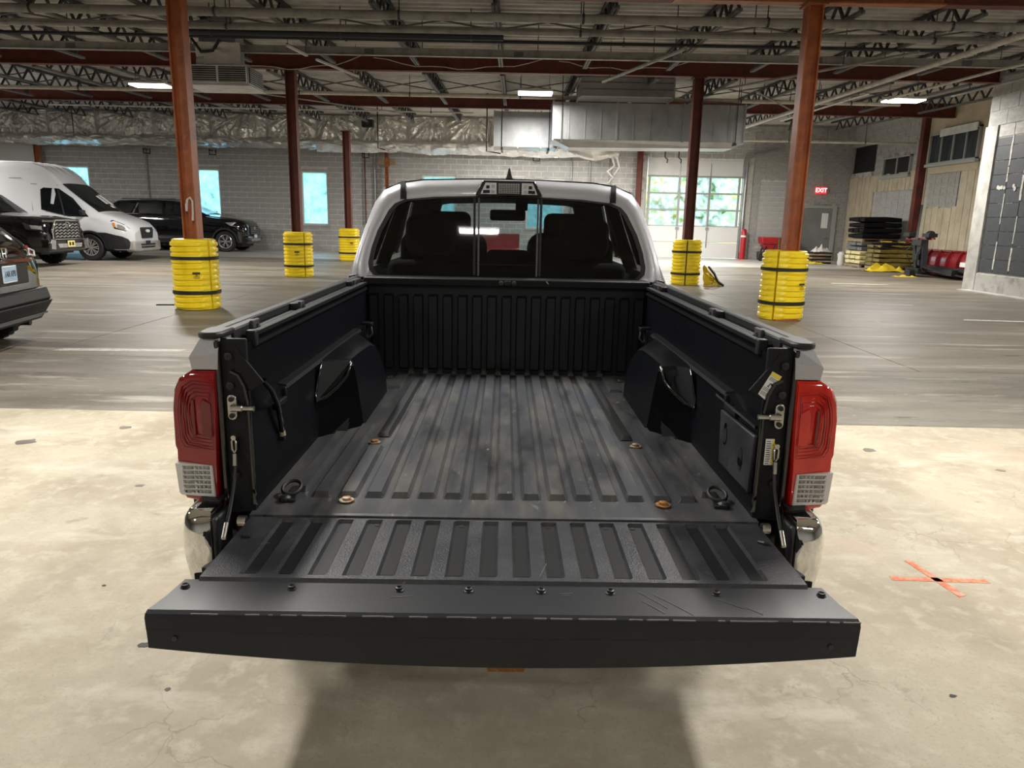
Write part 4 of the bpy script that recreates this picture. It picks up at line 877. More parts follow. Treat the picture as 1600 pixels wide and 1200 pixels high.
# roof, pillars, side and front glass
roof = []
for y, k, dz in ((4.12, 1.03, 0), (4.35, 1.06, .008), (4.7, 1.08, .014), (5.1, 1.08, .014), (5.45, 1.05, .0), (5.72, 1.0, -.045)):
    roof.append([(x*k, y + (.04 if 0 else 0), 1.787 + dz + (z - 1.787)*1.0 + .012) for x, z in [(-x, z) for x, z in OUT[8:][0:4]] + [(x, z) for x, z in OUT[8:][::-1]]])
MB().grid(roof).build('roof_panel', 'silver_paint', T, smooth=60)
MB().grid([[(p[0]*.97, p[1], p[2] - .05) for p in r] for r in roof]).build('headliner', 'seat_fabric', T, smooth=60)
def sidex(z): return interp([(1.2, .885), (1.30, .865), (1.415, .835), (1.53, .795), (1.66, .735), (1.735, .69)], z)
def side_poly(pts, dx, s): return [(s*(sidex(z) + dx), y, z) for y, z in pts]
for s in (-1, 1):
    for poly in ([(4.35, 1.31), (4.92, 1.31), (4.92, 1.70), (4.55, 1.70)], [(5.02, 1.31), (5.98, 1.31), (5.55, 1.70), (5.02, 1.70)]):
        MB().add(side_poly(poly, 0, s), [(0, 1, 2, 3)]).build('side_glass', 'glass_cab_side', T)
    for a, c in (((4.16, 1.25, .20), (4.34, 1.745, .26)), ((4.97, 1.25, .11), (4.97, 1.745, .10)), ((6.15, 1.25, .10), (5.60, 1.745, .10))):
        w = a[2]/2; v = c[2]/2
        for d0, d1, nm, mm in ((.004, -.012, 'pillar', 'silver_paint' if a[0] != 4.97 else 'black_trim'), (-.0125, -.22 if a[0] > 6 else -.07, 'pillar_trim', 'seat_fabric')):
            MB().hull8(side_poly([(a[0]-w, a[1]), (a[0]+w, a[1])], d0, s) + side_poly([(a[0]+w, a[1]), (a[0]-w, a[1])], d1, s), side_poly([(c[0]-v, c[1]), (c[0]+v, c[1])], d0, s) + side_poly([(c[0]+v, c[1]), (c[0]-v, c[1])], d1, s)).build(nm, mm, T)
    b = MB(); secs = []
    for y, w in ((3.93, .875), (4.3, .895), (5.0, .90), (5.9, .90), (6.0, .90), (6.2, .90), (6.4, .905), (6.55, .91), (6.7, .905), (6.9, .90), (7.1, .88), (7.3, .82), (7.42, .70)):
        d = abs(y - 6.55); za = .40 + math.sqrt(max(0, .46**2 - d*d)) if d < .46 else .46
        zt = 1.275 if y < 6.2 else lerp(1.265, 1.08, (y - 6.2)/1.25)
        secs.append([(s*w*.95, y, max(.46, za)), (s*w, y, max(.62, za)), (s*w, y, .98), (s*(w - .01), y, min(1.16, zt - .06)), (s*(w - .035), y, zt), (s*(w-.12) if y > 6.2 else s*(w - .07), y, zt + .008)] + ([(0, y, zt + .05)] if y > 6.2 else [(s*(w - .08), y, zt - .1)]))
    b.grid(secs).build('cab_side', 'silver_paint', T, smooth=50)
    b = MB(); b.tube([(s*.93, 5.75, 1.20), (s*1.0, 5.78, 1.24)], .02, 6); b.build('mirror_arm', 'black_trim', T)
    MB().py(rrect(min(s*.97, s*1.13), max(s*.97, s*1.13), 1.20, 1.40, .04), 5.72, 5.84).build('door_mirror', 'silver_paint', T, bevel=.02)
    wheel(T, (s*.80, 2.98, .385), .385, .25, s, .225); wheel(T, (s*.80, 6.55, .385), .385, .25, s, .225)
MB().grid([[(x, 6.20 - .06*abs(x), 1.275) for x in (-.86, -.4, 0, .4, .86)], [(x, 5.70 - .06*abs(x), 1.73) for x in (-.70, -.3, 0, .3, .70)]]).build('windshield', 'glass_car', T)
MB().py([(-.78, .5), (.78, .5), (.72, 1.08), (-.72, 1.08)], 7.40, 7.46).build('front_grille', 'black_trim', T)
# cabin
MB().box(-.78, .78, 5.75, 6.2, .9, 1.25).build('dashboard', 'cabin_plastic', T, bevel=.04)
MB().box(-.80, .80, 3.99, 4.06, .6, 1.26).box(-.8, .8, 4.0, 6.3, .50, .56).build('cab_floor', 'cabin_plastic', T)
def cushion(name, x0, x1, y0, y1, z0, z1, r=.05): return MB().py(rrect(x0, x1, z0, z1, r, 4), y0, y1).build(name, 'seat_fabric', T, bevel=.03)
cushion('rear_seat_back', -.70, .70, 4.32, 4.46, .8, 1.34)
for x, w, z in ((-.45, .17, 1.605), (.45, .17, 1.60)):
    cushion('head_restraint', x - w*.86, x + w*.86, 4.36, 4.46, 1.36, z, .07)
    cushion('front_seat_back', x*.86 - .25 - (.08 if x < 0 else 0), x*.86 + .25 + (.08 if x > 0 else 0), 5.0, 5.16, .8, 1.50, .1); cushion('head_restraint', x*.86 - .14, x*.86 + .14, 5.02, 5.12, 1.44, 1.63, .05)
cushion('head_restraint', -.12, .13, 4.36, 4.45, 1.25, 1.408, .03); cushion('seat_base', -.70, .70, 4.40, 4.9, .75, .9)
MB().py(rrect(-.13, .135, 1.575, 1.655, .02), 5.60, 5.64).box(.06, .15, 5.6, 5.70, 1.65, 1.74).build('rear_view_mirror', 'cabin_plastic', T, bevel=.008)
MB().lathe([(.19, -.012), (.19, .012), (.165, .012), (.165, -.012), (.19, -.012)], 24, (-.38, 5.62, 1.12), 'Y', False).build('steering_wheel', 'cabin_plastic', T, smooth=60)
# running gear
MB().box(-.45, -.35, 1.95, 7.2, .50, .62).box(.35, .45, 1.95, 7.2, .50, .62).box(-.45, .45, 2.0, 2.1, .48, .6).box(-.6, .6, 3.4, 3.5, .5, .62).build('chassis', 'machine_black', T)
MB().tube([(-.7, 2.98, .385), (.7, 2.98, .385)], .05, 10).lathe([(.05, -.14), (.16, -.05), (.16, .05), (.05, .14)], 14, (0, 2.98, .385), 'X').build('rear_axle', 'machine_black', T, smooth=40)
MB().lathe([(.36, .52), (.385, .55), (.385, .68), (.36, .72), (.22, .70), (.22, .54)], 28, (0, 2.35, -.05), 'Z', False).build('spare_wheel', 'black_rubber', T, smooth=40)
MB().box(-.032, .048, 1.72, 1.95, .425, .490).box(-.042, .058, 1.715, 1.74, .418, .50).build('hitch_receiver', 'rust_orange', T, bevel=.006)
MB().box(-.70, .70, 1.80, 1.90, .55, .66).build('bumper_beam', 'machine_black', T)
MB().tube([(.55, 4.0, .50), (.55, 2.4, .52), (.60, 2.05, .52)], .035, 10).build('exhaust_pipe', 'bright_metal', T, smooth=60)
# ================================================================ OVERHEAD THINGS
LNAME = {0: 'lit ceiling light over the parked cars, left of the nearest left column', 1: 'lit ceiling light hanging above the truck cab', 2: 'lit ceiling light high at the right, before the tiled wall',
         3: 'small lit ceiling light beside the galvanised duct end', 4: 'long strip ceiling light above the left side of the truck bed', 5: 'long strip ceiling light above the right side of the truck bed', 6: 'ceiling light behind the camera, mirrored in the rear window'}
for i, (x, y, z, lx, ly) in enumerate(LAMPS):
    t = thing('ceiling_light', LNAME.get(i, 'ceiling light outside the picture, number %d along its row' % i), 'light', (x, y, z), 0, 'lit ceiling lights')
    if i > 6: t['label'] = ('unseen ceiling light to the %s of the picture, %s row' % ('left' if x < -1 else 'right' if x > 1 else 'middle', {4.5: 'truck', -3.5: 'rearmost', 12.8: 'nearest column', 10: 'tiled wall', 24: 'added white van', 30.5: 'added back wall', 28.6: 'added garage door'}[y]))
    MB().box(-lx/2, lx/2, -ly/2, ly/2, -.03, .03).build('housing', 'lamp_off', t, bevel=.008)
    MB().box(-lx/2 + .02, lx/2 - .02, -ly/2 + .02, ly/2 - .02, -.065, -.03).build('diffuser', 'lamp_white', t, bevel=.01)
    h = deckz(y) - z - .06
    for sx in (-1, 1):
        a, b_ = (sx*lx*.4, 0) if lx > ly else (0, sx*ly*.4)
        MB().tube([(a, b_, .03), (a, b_, h)], .007, 5).build('hanger_wire', 'joist_paint', t)
def pipe(nm, pts, r, m, label, cat='pipe', hangers=(), n=10):
    t = thing(nm, label, cat, pts[0]); q = [tuple(p[i] - pts[0][i] for i in range(3)) for p in pts]
    MB().tube(q, r, n).build('pipe_run', m, t, smooth=60)
    for f in hangers:
        p = [lerp(pts[0][i], pts[-1][i], f) for i in range(3)]
        c = [p[i] - pts[0][i] for i in range(3)]; h = deckz(p[1]) - .04 - pts[0][2]
        MB().tube([(c[0], c[1], c[2] + r), (c[0], c[1], h)], .010, 5).build('hanger_rod', 'joist_paint', t)
        MB().lathe([(r + .012, -.02), (r + .012, .02), (r, .02), (r, -.02)], 10, tuple(c), 'X', False).build('clamp', 'joist_paint', t) if abs(pts[0][0] - pts[-1][0]) > abs(pts[0][1] - pts[-1][1]) else None
    return t
H = [(.05 + .9*k/8) for k in range(9)]
pipe('duct_pipe', [(-16, 13.55, 4.95), (11.9, 13.55, 4.95)], .075, 'pipe_grey', 'thick grey round pipe across the very top of the picture', hangers=H)
pipe('conduit', [(-16, 14.05, 4.83), (11.9, 14.05, 4.83)], .045, 'pipe_grey', 'pale grey conduit just below the thick pipe at the top', hangers=H[1::2])
pipe('conduit', [(-16, 14.25, 4.93), (11.9, 14.25, 4.93)], .022, 'pipe_grey', 'thin grey conduit running beside the pale conduit at the top', hangers=H[::3])
pipe('dark_pipe', [(-6.6, 15.3, 5.03), (-.3, 15.3, 5.03)], .07, 'pipe_dark', 'dark navy pipe behind the two grey pipes, left of centre', hangers=(.1, .5, .9))
pipe('dark_pipe', [(-16, 16.0, 5.10), (9, 16.0, 5.10)], .035, 'pipe_dark', 'thin dark pipe above the wide grey tray', hangers=H[::2])
tr = thing('cable_tray', 'wide grey cable tray crossing in front of the second red beam', 'cable tray', (0, 16.35, 4.94))
MB().box(-16, 11.9, -.02, .02, -.07, .07).box(-16, 11.9, -.06, .06, -.075, -.065).box(-16, 11.9, -.06, .06, .065, .075).build('tray_channel', 'pipe_grey', tr)
for k in range(11): MB().tube([(-14 + 2.4*k, 0, .07), (-14 + 2.4*k, 0, deckz(16.35) - 4.98)], .009, 5).build('hanger_rod', 'joist_paint', tr)
for k in range(8): MB().box(-12.5 + 3.1*k, -12.3 + 3.1*k, -.03, -.02, -.05, .05).build('junction_cover', 'plain_and_lit_chord_grey', tr)
pipe('sprinkler_pipe', [(-18, 23.4, 5.20), (11.5, 23.4, 5.20)], .055, 'pipe_white', 'white sprinkler main crossing behind the second red beam', hangers=H)
pipe('sprinkler_pipe', [(8.7, 11.0, 4.70), (8.25, 13.1, 4.70), (7.75, 20.7, 4.70), (7.45, 25.5, 4.70)], .055, 'pipe_white', 'white sprinkler pipe slanting down from the upper right corner', hangers=(.15, .4, .65, .9))
pipe('sprinkler_pipe', [(10.3, 14.4, 4.8), (9.9, 16.2, 4.8), (9.5, 20.0, 4.8)], .032, 'pipe_white', 'short thin white pipe left of the right hand ceiling light', hangers=(.2, .8))
pipe('sprinkler_pipe', [(5.5, 29.3, 4.72), (15.2, 29.3, 4.72)], .045, 'pipe_white', 'white pipe ending in a cap beside the brown wall column', hangers=(.2, .5, .8))
pipe('conduit', [(7.4, 14.6, 4.76), (4.9, 19.6, 4.84)], .03, 'pipe_grey', 'grey conduit slanting behind the nearest right column', hangers=(.3, .8))
pipe('conduit', [(3.05, 14.4, 4.70), (2.0, 18.4, 4.80)], .035, 'pipe_grey', 'grey strut slanting right of centre above the wide tray', hangers=(.1, .9))
for i, (a, b_, lab) in enumerate((((-4.55, 15.45, 4.84), (-4.35, 16.15, 4.8), 'short white unlit tube light hanging left of centre, upper one'), ((-4.45, 17.3, 4.95), (-3.85, 18.8, 4.88), 'long white unlit tube light hanging left of centre, lower one'))):
    t = thing('tube_light', lab, 'light', a); d = [b_[k] - a[k] for k in range(3)]
    MB().bar((0, 0, 0), d, .06, .04).build('tube', 'lamp_off', t); MB().bar((0, 0, .03), (d[0], d[1], d[2] + .03), .03, .02).build('batten', 'joist_paint', t)
    for f in (.05, .95): MB().tube([(d[0]*f, d[1]*f, .03), (d[0]*f, d[1]*f, deckz(a[1]) - a[2] - .05)], .007, 5).build('hanger_wire', 'joist_paint', t)
def drop(x, y, z0, z1, hook, label):
    z1 = deckz(y) - .02; t = thing('hanging_rod', label, 'rod', (x, y, z1))
    MB().tube([(0, 0, 0), (0, 0, z0 - z1), (hook*.5, 0, z0 - z1 - .03), (hook, .05, z0 - z1 - .06)], .022, 6).build('rod', 'machine_black', t, smooth=60)
    MB().box(-.06, .06, -.06, .06, -.02, .02).build('ceiling_flange', 'machine_black', t)
    return t
drop(-16.1, 27.9, 4.25, 5.8, -.34, 'black hooked rod hanging before the foil, above the white van')
drop(-5.05, 27.9, 4.05, 5.8, .25, 'black hooked rod hanging before the foil, left of the truck roof')
drop(-1.06, 27.0, 3.93, 5.7, .5, 'black bent rod hanging at the left end of the galvanised duct')
drop(-11.9, 27.9, 4.3, 5.5, .28, 'thin black hooked rod before the foil, right of the nearest left column')
for i, (x, y) in enumerate(((-13.9, 34.9), (-16.9, 34.9), (-10.2, 34.9), (-6.9, 34.9), (.9, 34.9), (6.5, 33.5), (7.1, 33.5))):
    t = thing('wall_hook', ['small black hook on the blocks below the foil, %s' % w for w in ('right of the nearest left column', 'above the dark SUV', 'above the bright window', 'right of the third column', 'above the brake lamp')][i] if i < 5 else 'black hook hanging over the garage door, %s one' % ('first' if i == 5 else 'second'), 'hook', (x, y, 4.45 if i < 5 else 4.3))
    if i >= 5: MB().tube([(0, 0, 1.3), (0, 0, .1), (.12, 0, 0), (.1, 0, -.14)], .03, 6).build('hook', 'machine_black', t, smooth=60)
    else: MB().tube([(-.14, .36, -.02), (-.14, 0, 0), (-.14, 0, -.2), (.16, 0, -.22), (.16, 0, .0)], .03, 6).build('hook', 'machine_black', t)
for i, (p, q, r, m, lab) in enumerate((((-9.5, 20.2, 4.98), (-4.0, 26.6, 5.10), .02, 'pipe_grey', 'thin grey conduit slanting between the first two left columns, behind the second beam'),
        ((6.2, 20.3, 4.97), (10.3, 26.8, 5.08), .022, 'pipe_grey', 'thin grey conduit slanting behind the second beam, right of the duct'),
        ((9.2, 20.4, 5.0), (9.2, 27.0, 5.15), .03, 'pipe_white', 'white branch pipe running back toward the tan wall window'),
        ((11.0, 12.9, 4.73), (10.7, 19.2, 4.77), .03, 'pipe_grey', 'grey conduit nearest to the tiled wall, under the roof'),
        ((-13.5, 12.9, 4.73), (-13.5, 19.4, 4.77), .03, 'pipe_grey', 'grey conduit at the far upper left, under the roof'),
        ((-16, 26.4, 5.12), (-1.5, 26.4, 5.12), .025, 'pipe_white', 'thin white pipe just before the third red beam, left half'))):
    pipe('conduit', [p, q], r, m, lab, hangers=(.1, .5, .9), n=8)
for i, (x0, y0, x1, y1, sag, lab) in enumerate(((-7.6, 19.5, -3.9, 19.45, .30, 'thin pale cable sagging across the second red beam, left part'), (-3.6, 19.5, .6, 19.45, .22, 'thin pale cable sagging across the second red beam, middle part'), (1.0, 19.5, 4.2, 19.45, .16, 'thin pale cable sagging across the second red beam, before the riser'))):
    t = thing('cable', lab, 'cable', (x0, y0, 5.45)); MB().tube([((x1 - x0)*k/12, (y1 - y0)*k/12, -sag*4*(k/12)*(1 - k/12) + .03*math.sin(k*1.7)) for k in range(13)], .010, 5).build('cable_run', 'pipe_white', t, smooth=60)
# ---- galvanised ducts
def duct(name, label, x0, x1, y0, y1, z0, z1, secs, seams, hang=True):
    t = thing(name, label, 'duct', ((x0+x1)/2, (y0+y1)/2, z0)); cx, cy = (x0+x1)/2, (y0+y1)/2
    ed = [lerp(x0, x1, s) for s in secs]
    for a, b_ in zip(ed, ed[1:]):
        o = MB().box(a - cx + .01, b_ - cx - .01, y0 - cy, y1 - cy, 0, z1 - z0).build('duct_section', 'steel_galv', t, bevel=.01)
        for k in range(1, seams + 1):
            xs_ = lerp(a, b_, k/(seams + 1)) - cx
            MB().box(xs_ - .012, xs_ + .012, y0 - cy - .018, y0 - cy, .03, z1 - z0 - .03).build('standing_seam', 'steel_galv', o)
    for x in ed: MB().box(x - cx - .022, x - cx + .022, y0 - cy - .03, y1 - cy + .03, -.03, z1 - z0 + .03).build('duct_flange', 'steel_galv', t)
    if hang:
        for x in (ed[0] + .25, ed[-1] - .25):
            MB().box(x - cx - .03, x - cx + .03, y0 - cy - .1, y1 - cy + .1, -.09, -.03).build('duct_support', 'joist_paint', t)
            MB().tube([(x - cx, y0 - cy - .07, -.06), (x - cx, y0 - cy - .07, deckz(y0) - z0 - .05)], .014, 5).build('hanger_rod', 'joist_paint', t)
    return t
dct = duct('air_duct', 'large galvanised air duct hanging across the middle right, with upright seams', 1.05, 6.65, 22.6, 23.9, 3.93, 4.97, (0, .335, .68, 1), 3)
MB().hull8([(-2.8, -.65, 0), (2.8, -.65, 0), (2.8, .65, 0), (-2.8, .65, 0)], [(-2.3, -.35, -.20), (2.6, -.35, -.14), (2.6, .65, -.14), (-2.3, .65, -.20)]).build('duct_hopper', 'steel_galv', dct)
duct('air_duct', 'darker galvanised duct behind the left end of the large duct', -.75, 1.30, 25.3, 26.4, 3.93, 5.05, (0, .38, .75, 1), 1)
MB().hull8([(1.3, 25.35, 3.97), (1.3, 26.3, 3.97), (1.3, 26.3, 5.0), (1.3, 25.35, 5.0)], [(1.06, 22.9, 4.0), (1.06, 23.8, 4.0), (1.06, 23.8, 4.9), (1.06, 22.9, 4.9)]).build('duct_elbow', 'steel_galv', dct).matrix_parent_inverse = Matrix.Translation((-3.85, -23.25, -3.93))
dr = duct('duct_riser', 'flat sided grey riser box on top of the large duct, under the beam', 1.72, 4.33, 21.6, 22.55, 4.98, 5.58, (0, 1), 0, False)
for z in (.18, .36, .5): MB().box(-1.30, 1.30, -.495, -.475, z, z + .03).build('riser_seam', 'plain_and_lit_chord_grey', dr)
dl = thing('ceiling_diffuser', 'square ceiling air diffuser with grilles, right of the nearest left column', 'air diffuser', (-6.13, 16.4, 4.15))
MB().box(-.62, .62, -.45, .45, .03, .40).build('diffuser_box', 'steel_galv', dl, bevel=.01)
for k in range(2):
    x = -.58 + .60*k; MB().box(x, x + .56, -.47, -.45, .07, .37).build('grille_back', 'machine_black', dl)
    for z in range(7): MB().box(x, x + .56, -.485, -.47, .08 + z*.042, .096 + z*.042).build('louvre', 'pipe_grey', dl)
    MB().box(x - .02, x, -.49, -.45, .05, .39).box(x + .56, x + .58, -.49, -.45, .05, .39).box(x, x + .56, -.49, -.45, .37, .39).box(x, x + .56, -.49, -.45, .05, .07).build('grille_frame', 'pipe_white', dl)
MB().box(.62, .635, -.40, .40, .07, .37).build('grille_back', 'machine_black', dl)
for z in range(7): MB().box(.635, .645, -.40, .40, .08 + z*.042, .096 + z*.042).build('louvre', 'pipe_grey', dl)
MB().hull8([(-.68, -.5, 0), (.68, -.5, 0), (.68, .5, 0), (-.68, .5, 0)], [(-.62, -.45, .04), (.62, -.45, .04), (.62, .45, .04), (-.62, .45, .04)]).build('base_rim', 'foil_white', dl)
MB().box(-.45, .30, -.2, .3, .40, 1.3).build('duct_neck', 'steel_galv', dl)
rows = [[(lerp(-.5, .42, q/10), -.26 - .10*math.sin(pi*q/10) - noise.noise(Vector((q*.5, i*.6, 4)))*.10, lerp(.42, .86, i/8)) for q in range(11)] for i in range(9)]
MB().grid(rows).build('white_wrap', 'tarp_white', dl, smooth=50)
MB().tube([(-.55, -.3, .92), (-.35, -.36, .66), (-.1, -.38, .68), (.05, -.36, .9)], .03, 6).build('flex_hose', 'machine_black', dl, smooth=60)
# ---- foil faced insulation along the top of the back wall
fo = thing('foil_insulation', 'crinkled silver foil insulation covering the top of the back wall', 'insulation', (0, 34.6, 5.0))
x = -26.0; k = 0
while x < -.9:
    w = random.uniform(1.7, 2.6); x1 = min(x + w, -.8); nx, nz = 44, 28; rows = []
    px_ = random.uniform(.3, .7)
    for i in range(nz + 1):
        row = []
        for q in range(nx + 1):
            u, v = q/nx, i/nz; X = lerp(x, x1, u); Z = lerp(-.08, deckz(34.6) - 5.13, v)
            a = math.atan2((u - px_)*1.4, 1.02 - v); r = math.hypot((u - px_)*1.4, 1.02 - v)
            f = abs(noise.noise(Vector((a*4.4, k*7.3, r*.4)))) * .30 * min(1, r*1.5) + abs(noise.noise(Vector((X*3.4, Z*1.6 + X*1.2, k)))) * .16 + abs(noise.noise(Vector((X*8 + Z*3, Z*5, k)))) * .075 + noise.noise(Vector((X*15, Z*13, k))) * .012
            edge = min(u, 1-u, .12)/.12
            row.append((X, -f*edge - .02 - .10*math.sin(pi*v)*edge, Z))
        rows.append(row)
    MB().grid(rows).build('foil_panel', 'foil', fo)
    MB().box(x1 - .02, x1 + .02, -.05, 0, 0, deckz(34.6) - 5.05).build('foil_seam', 'foil', fo)
    x = x1; k += 1
def drape(name, x0, x1, m, seed, z0=4.45, parent=fo, depth=.5, sag=.15):
    rows = []; nx = int((x1 - x0)*7)
    for i in range(13):
        t = i/12; row = []
        for q in range(nx + 1):
            X = lerp(x0, x1, q/nx); s = noise.noise(Vector((X*.45, seed, 0)))
            y = -math.sin(pi*min(1, t*1.05))*depth*(.65 + .5*s) - abs(noise.noise(Vector((X*1.8, t*3 + X*.7, seed))))*.22 - noise.noise(Vector((X*5, t*6, seed)))*.05
            row.append((X, y, lerp(.05, z0 - 5.0 - sag*s, t) + noise.noise(Vector((X*2.2, t*4, seed+5)))*.05))
        rows.append(row)
    return MB().grid(rows).build(name, m, parent)
drape('foil_skirt', -26, -9, 'foil', 1, 4.52); drape('foil_skirt', -9, -1, 'foil_white', 2, 4.42); drape('foil_skirt', -1, 4.6, 'foil_white', 3, 4.38, depth=.35)
MB().tube([(4.3, -.3, -.6), (4.4, -.35, -.95), (4.1, -.33, -1.2), (4.35, -.35, -1.45), (4.15, -.33, -1.7)], [.06, .05, .07, .04, .02], 6).tube([(4.5, -.3, -.55), (4.62, -.35, -1.0), (4.4, -.33, -1.35)], [.06, .05, .02], 6).build('torn_strip', 'tarp_white', fo)
rows = [[(lerp(2.2, 4.7, q/12), -.5 - noise.noise(Vector((q*.4, i*.5, 8)))*.25, lerp(-.05, -.75, i/8)*(math.sin(pi*(q+1)/14)*.7 + .3)) for q in range(13)] for i in range(9)]
MB().grid(rows).build('loose_sheet', 'tarp_white', fo, smooth=40)
bx = thing('wall_box', 'small black box fixed on the foil left of centre', 'box', (-6.6, 33.95, 5.62)); MB().box(-.24, .24, -.06, .30, -.16, .16).build('case', 'machine_black', bx, bevel=.02); MB().lathe([(.09, 0), (.09, -.03), (.001, -.03)], 12, (.02, -.06, 0), 'Y', False).build('dial', 'joist_paint', bx)
for x, lab in ((-18.2, 'above the SUV'), (-2.05, 'behind the truck roof')):
    pass
pipe('wall_conduit', [(-17.1, 35.2, 4.9), (-17.1, 35.2, .4)], .035, 'pipe_grey', 'grey conduit running down the block wall behind the dark SUV', hangers=())
pipe('wall_conduit', [(-7.0, 35.2, 4.6), (-7.0, 35.2, 1.2)], .03, 'rust_red', 'thin reddish pipe down the block wall right of the third column', hangers=())
pipe('wall_conduit', [(-6.55, 35.2, 4.6), (-6.55, 35.2, .6)], .035, 'steel_galv', 'galvanised conduit down the block wall beside the reddish pipe', hangers=())
for i, x in enumerate((2.55, 3.4, 4.35)): pipe('wall_conduit', [(x, 35.2, 4.5), (x, 35.2, .5)], .03, 'steel_galv', ['first', 'second', 'third'][i] + ' of three grey wall conduits counted from the antenna towards the garage door')
# ================================================================ STORED GOODS
def pallet(x, y, w, d, label, z=0):
    t = thing('pallet', label, 'pallet', (x, y, z))
    for k in range(7): MB().box(-w/2, w/2, -d/2 + k*d/7 + .01, -d/2 + (k+1)*d/7 - .02, .11, .13).build('deck_board', 'wood', t)
    for q in (-w/2 + .04, 0, w/2 - .04): MB().box(q - .04, q + .04, -d/2, d/2, .02, .11).build('stringer', 'wood', t)
    for q in (-d/2 + .05, 0, d/2 - .05): MB().box(-w/2, w/2, q - .05, q + .05, 0, .02).build('bottom_board', 'wood', t)
    return t
def bag_mesh(m, lx, ly, h, seed):
    rings = []; n = 16
    for i in range(9):
        t = i/8; e = math.sin(pi*min(max(t, .02), .98))**.16; ring = []
        for q in range(n):
            a = 2*pi*q/n; ca, sa_ = math.cos(a), math.sin(a)
            yy = math.copysign(abs(ca)**.4, ca)*ly/2*(.92 + .08*e); zz = math.copysign(abs(sa_)**.32, sa_)*h/2*e
            d = noise.noise(Vector((t*4, ca*1.6, sa_*1.6 + seed)))*.04
            ring.append(((t - .5)*lx, yy*(1 + d*2), zz + h/2 + d*.6))
        rings.append(ring)
    return MB().loft(rings, True, False, True).mesh('bag', m, 60)
BG = {}
def bags(x, y, z, nx, ny, nl, lx, ly, h, m, label, grp, rz=0):
    for c in range(3):
        if (m, c, lx) not in BG: BG[(m, c, lx)] = bag_mesh(m, lx*.985, ly*.96, h*.98, c*9.1)
    ca, sa_ = math.cos(rz), math.sin(rz)
    for l in range(nl):
        for i in range(nx):
            for j in range(ny):
                u, v = (i - (nx-1)/2)*lx*1.0 + random.uniform(-.02, .02), (j - (ny-1)/2)*ly*1.0 + random.uniform(-.01, .01)
                o = link('bag', BG[(m, random.randrange(3), lx)], None, (x + u*ca - v*sa_, y + u*sa_ + v*ca, z + l*h), (0, 0, rz + random.uniform(-.03, .03) + (pi if random.random() < .5 else 0)))
                LY = ['bottom', 'second', 'third', 'fourth', 'top'] if nl == 5 else ['bottom', 'second', 'third', 'top'] if nl == 4 else ['bottom', 'middle', 'top'] if nl == 3 else ['lower', 'upper']
                tag(o, '%s, %s layer, %s row%s' % (label, LY[l], ['front', 'rear'][j] if ny == 2 else ['front', 'middle', 'rear'][j], ['', ', at the %s' % ['left', 'right'][i]][nx > 1]), 'bag', grp)
pallet(14.45, 30.2, 1.5, 1.4, 'wooden pallet under the grey and pale yellow bags, farther from the camera')
bags(14.45, 30.2, .13, 2, 3, 3, .75, .46, .18, 'bag_yellow', 'pale yellow bag low under the black stack', 'pale yellow bags under the black stack')
bags(14.45, 30.2, .66, 2, 3, 2, .75, .46, .18, 'bag_grey', 'grey bag under the upper pallet', 'grey bags under the upper pallet')
pallet(14.45, 30.2, 1.5, 1.4, 'wooden pallet carrying the black bags, on top of the grey bags', 1.0)
bags(14.45, 30.2, 1.13, 1, 3, 4, 1.5, .46, .215, 'bag_black', 'long black bag in the tall stack', 'black bags on the upper pallet')
pallet(14.4, 28.45, 1.45, 1.1, 'wooden pallet under the olive bags, nearer the snow plow')
bags(14.4, 28.45, .13, 1, 2, 5, 1.45, .54, .165, 'bag_olive', 'olive bag beside the snow plow', 'olive bags on the nearer pallet')
cv = thing('stack_cover', 'dark sheet spread over the olive bag stack', 'cover', (14.4, 28.45, .935))
MB().grid([[(lerp(-.74, .74, q/10), lerp(-.58, .58, i/8), .06 + noise.noise(Vector((q*.5, i*.5, 2)))*.04 - (.16 if i in (0, 8) or q in (0, 10) else 0)) for q in range(11)] for i in range(9)]).build('sheet', 'bag_black', cv, smooth=50)
MB().grid([[(lerp(-.6, .5, q/8), -.3 + lerp(-.14, .14, i/4) + noise.noise(Vector((q*.6, 0, 5)))*.1, .12 + noise.noise(Vector((q*.9, i*.8, 7)))*.05) for q in range(9)] for i in range(5)]).build('yellow_wrap', 'tarp_yellow', cv, smooth=40)
def rag(x, y, w, d, h, label, seed, m='tarp_yellow', z=0):
    t = thing('yellow_sheet', label, 'sheet', (x, y, z))
    MB().grid([[(lerp(-w/2, w/2, q/10), lerp(-d/2, d/2, i/8), max(.003, h*(.35 + .8*noise.noise(Vector((q*.55, i*.55, seed)))) * math.sin(pi*(q+.5)/11)*math.sin(pi*(i+.5)/9)*1.6)) for q in range(11)] for i in range(9)]).build('sheet', m, t, smooth=35)
rag(13.65, 27.35, 1.4, .8, .34, 'crumpled yellow sheet on the floor at the foot of the olive bags', 3); rag(12.95, 24.55, .75, .35, .07, 'flat yellow sheet on the floor under the snow plow frame', 5); rag(12.9, 32.0, .9, .5, .12, 'yellow sheet at the foot of the wood scraps by the grey door', 6)
for i in range(7):
    z = .0 + .07*i; a = random.uniform(-.3, .3)
    t = thing('scrap_board', ['lowest', 'second lowest', 'third', 'middle', 'fifth', 'second highest', 'topmost'][i] + ' scrap board in the pile before the grey door', 'board', (13.25, 32.3, z), a, 'scrap boards before the grey door')
    MB().box(-.45, .45, -.12 - .05*random.random(), .16, 0, .065).build('plank', 'wood' if i % 2 else 'machine_black', t, bevel=.006)
rag(13.25, 32.3, .8, .4, .30, 'torn white and red wrapping on top of the scrap board pile', 8, 'tarp_white', .49)
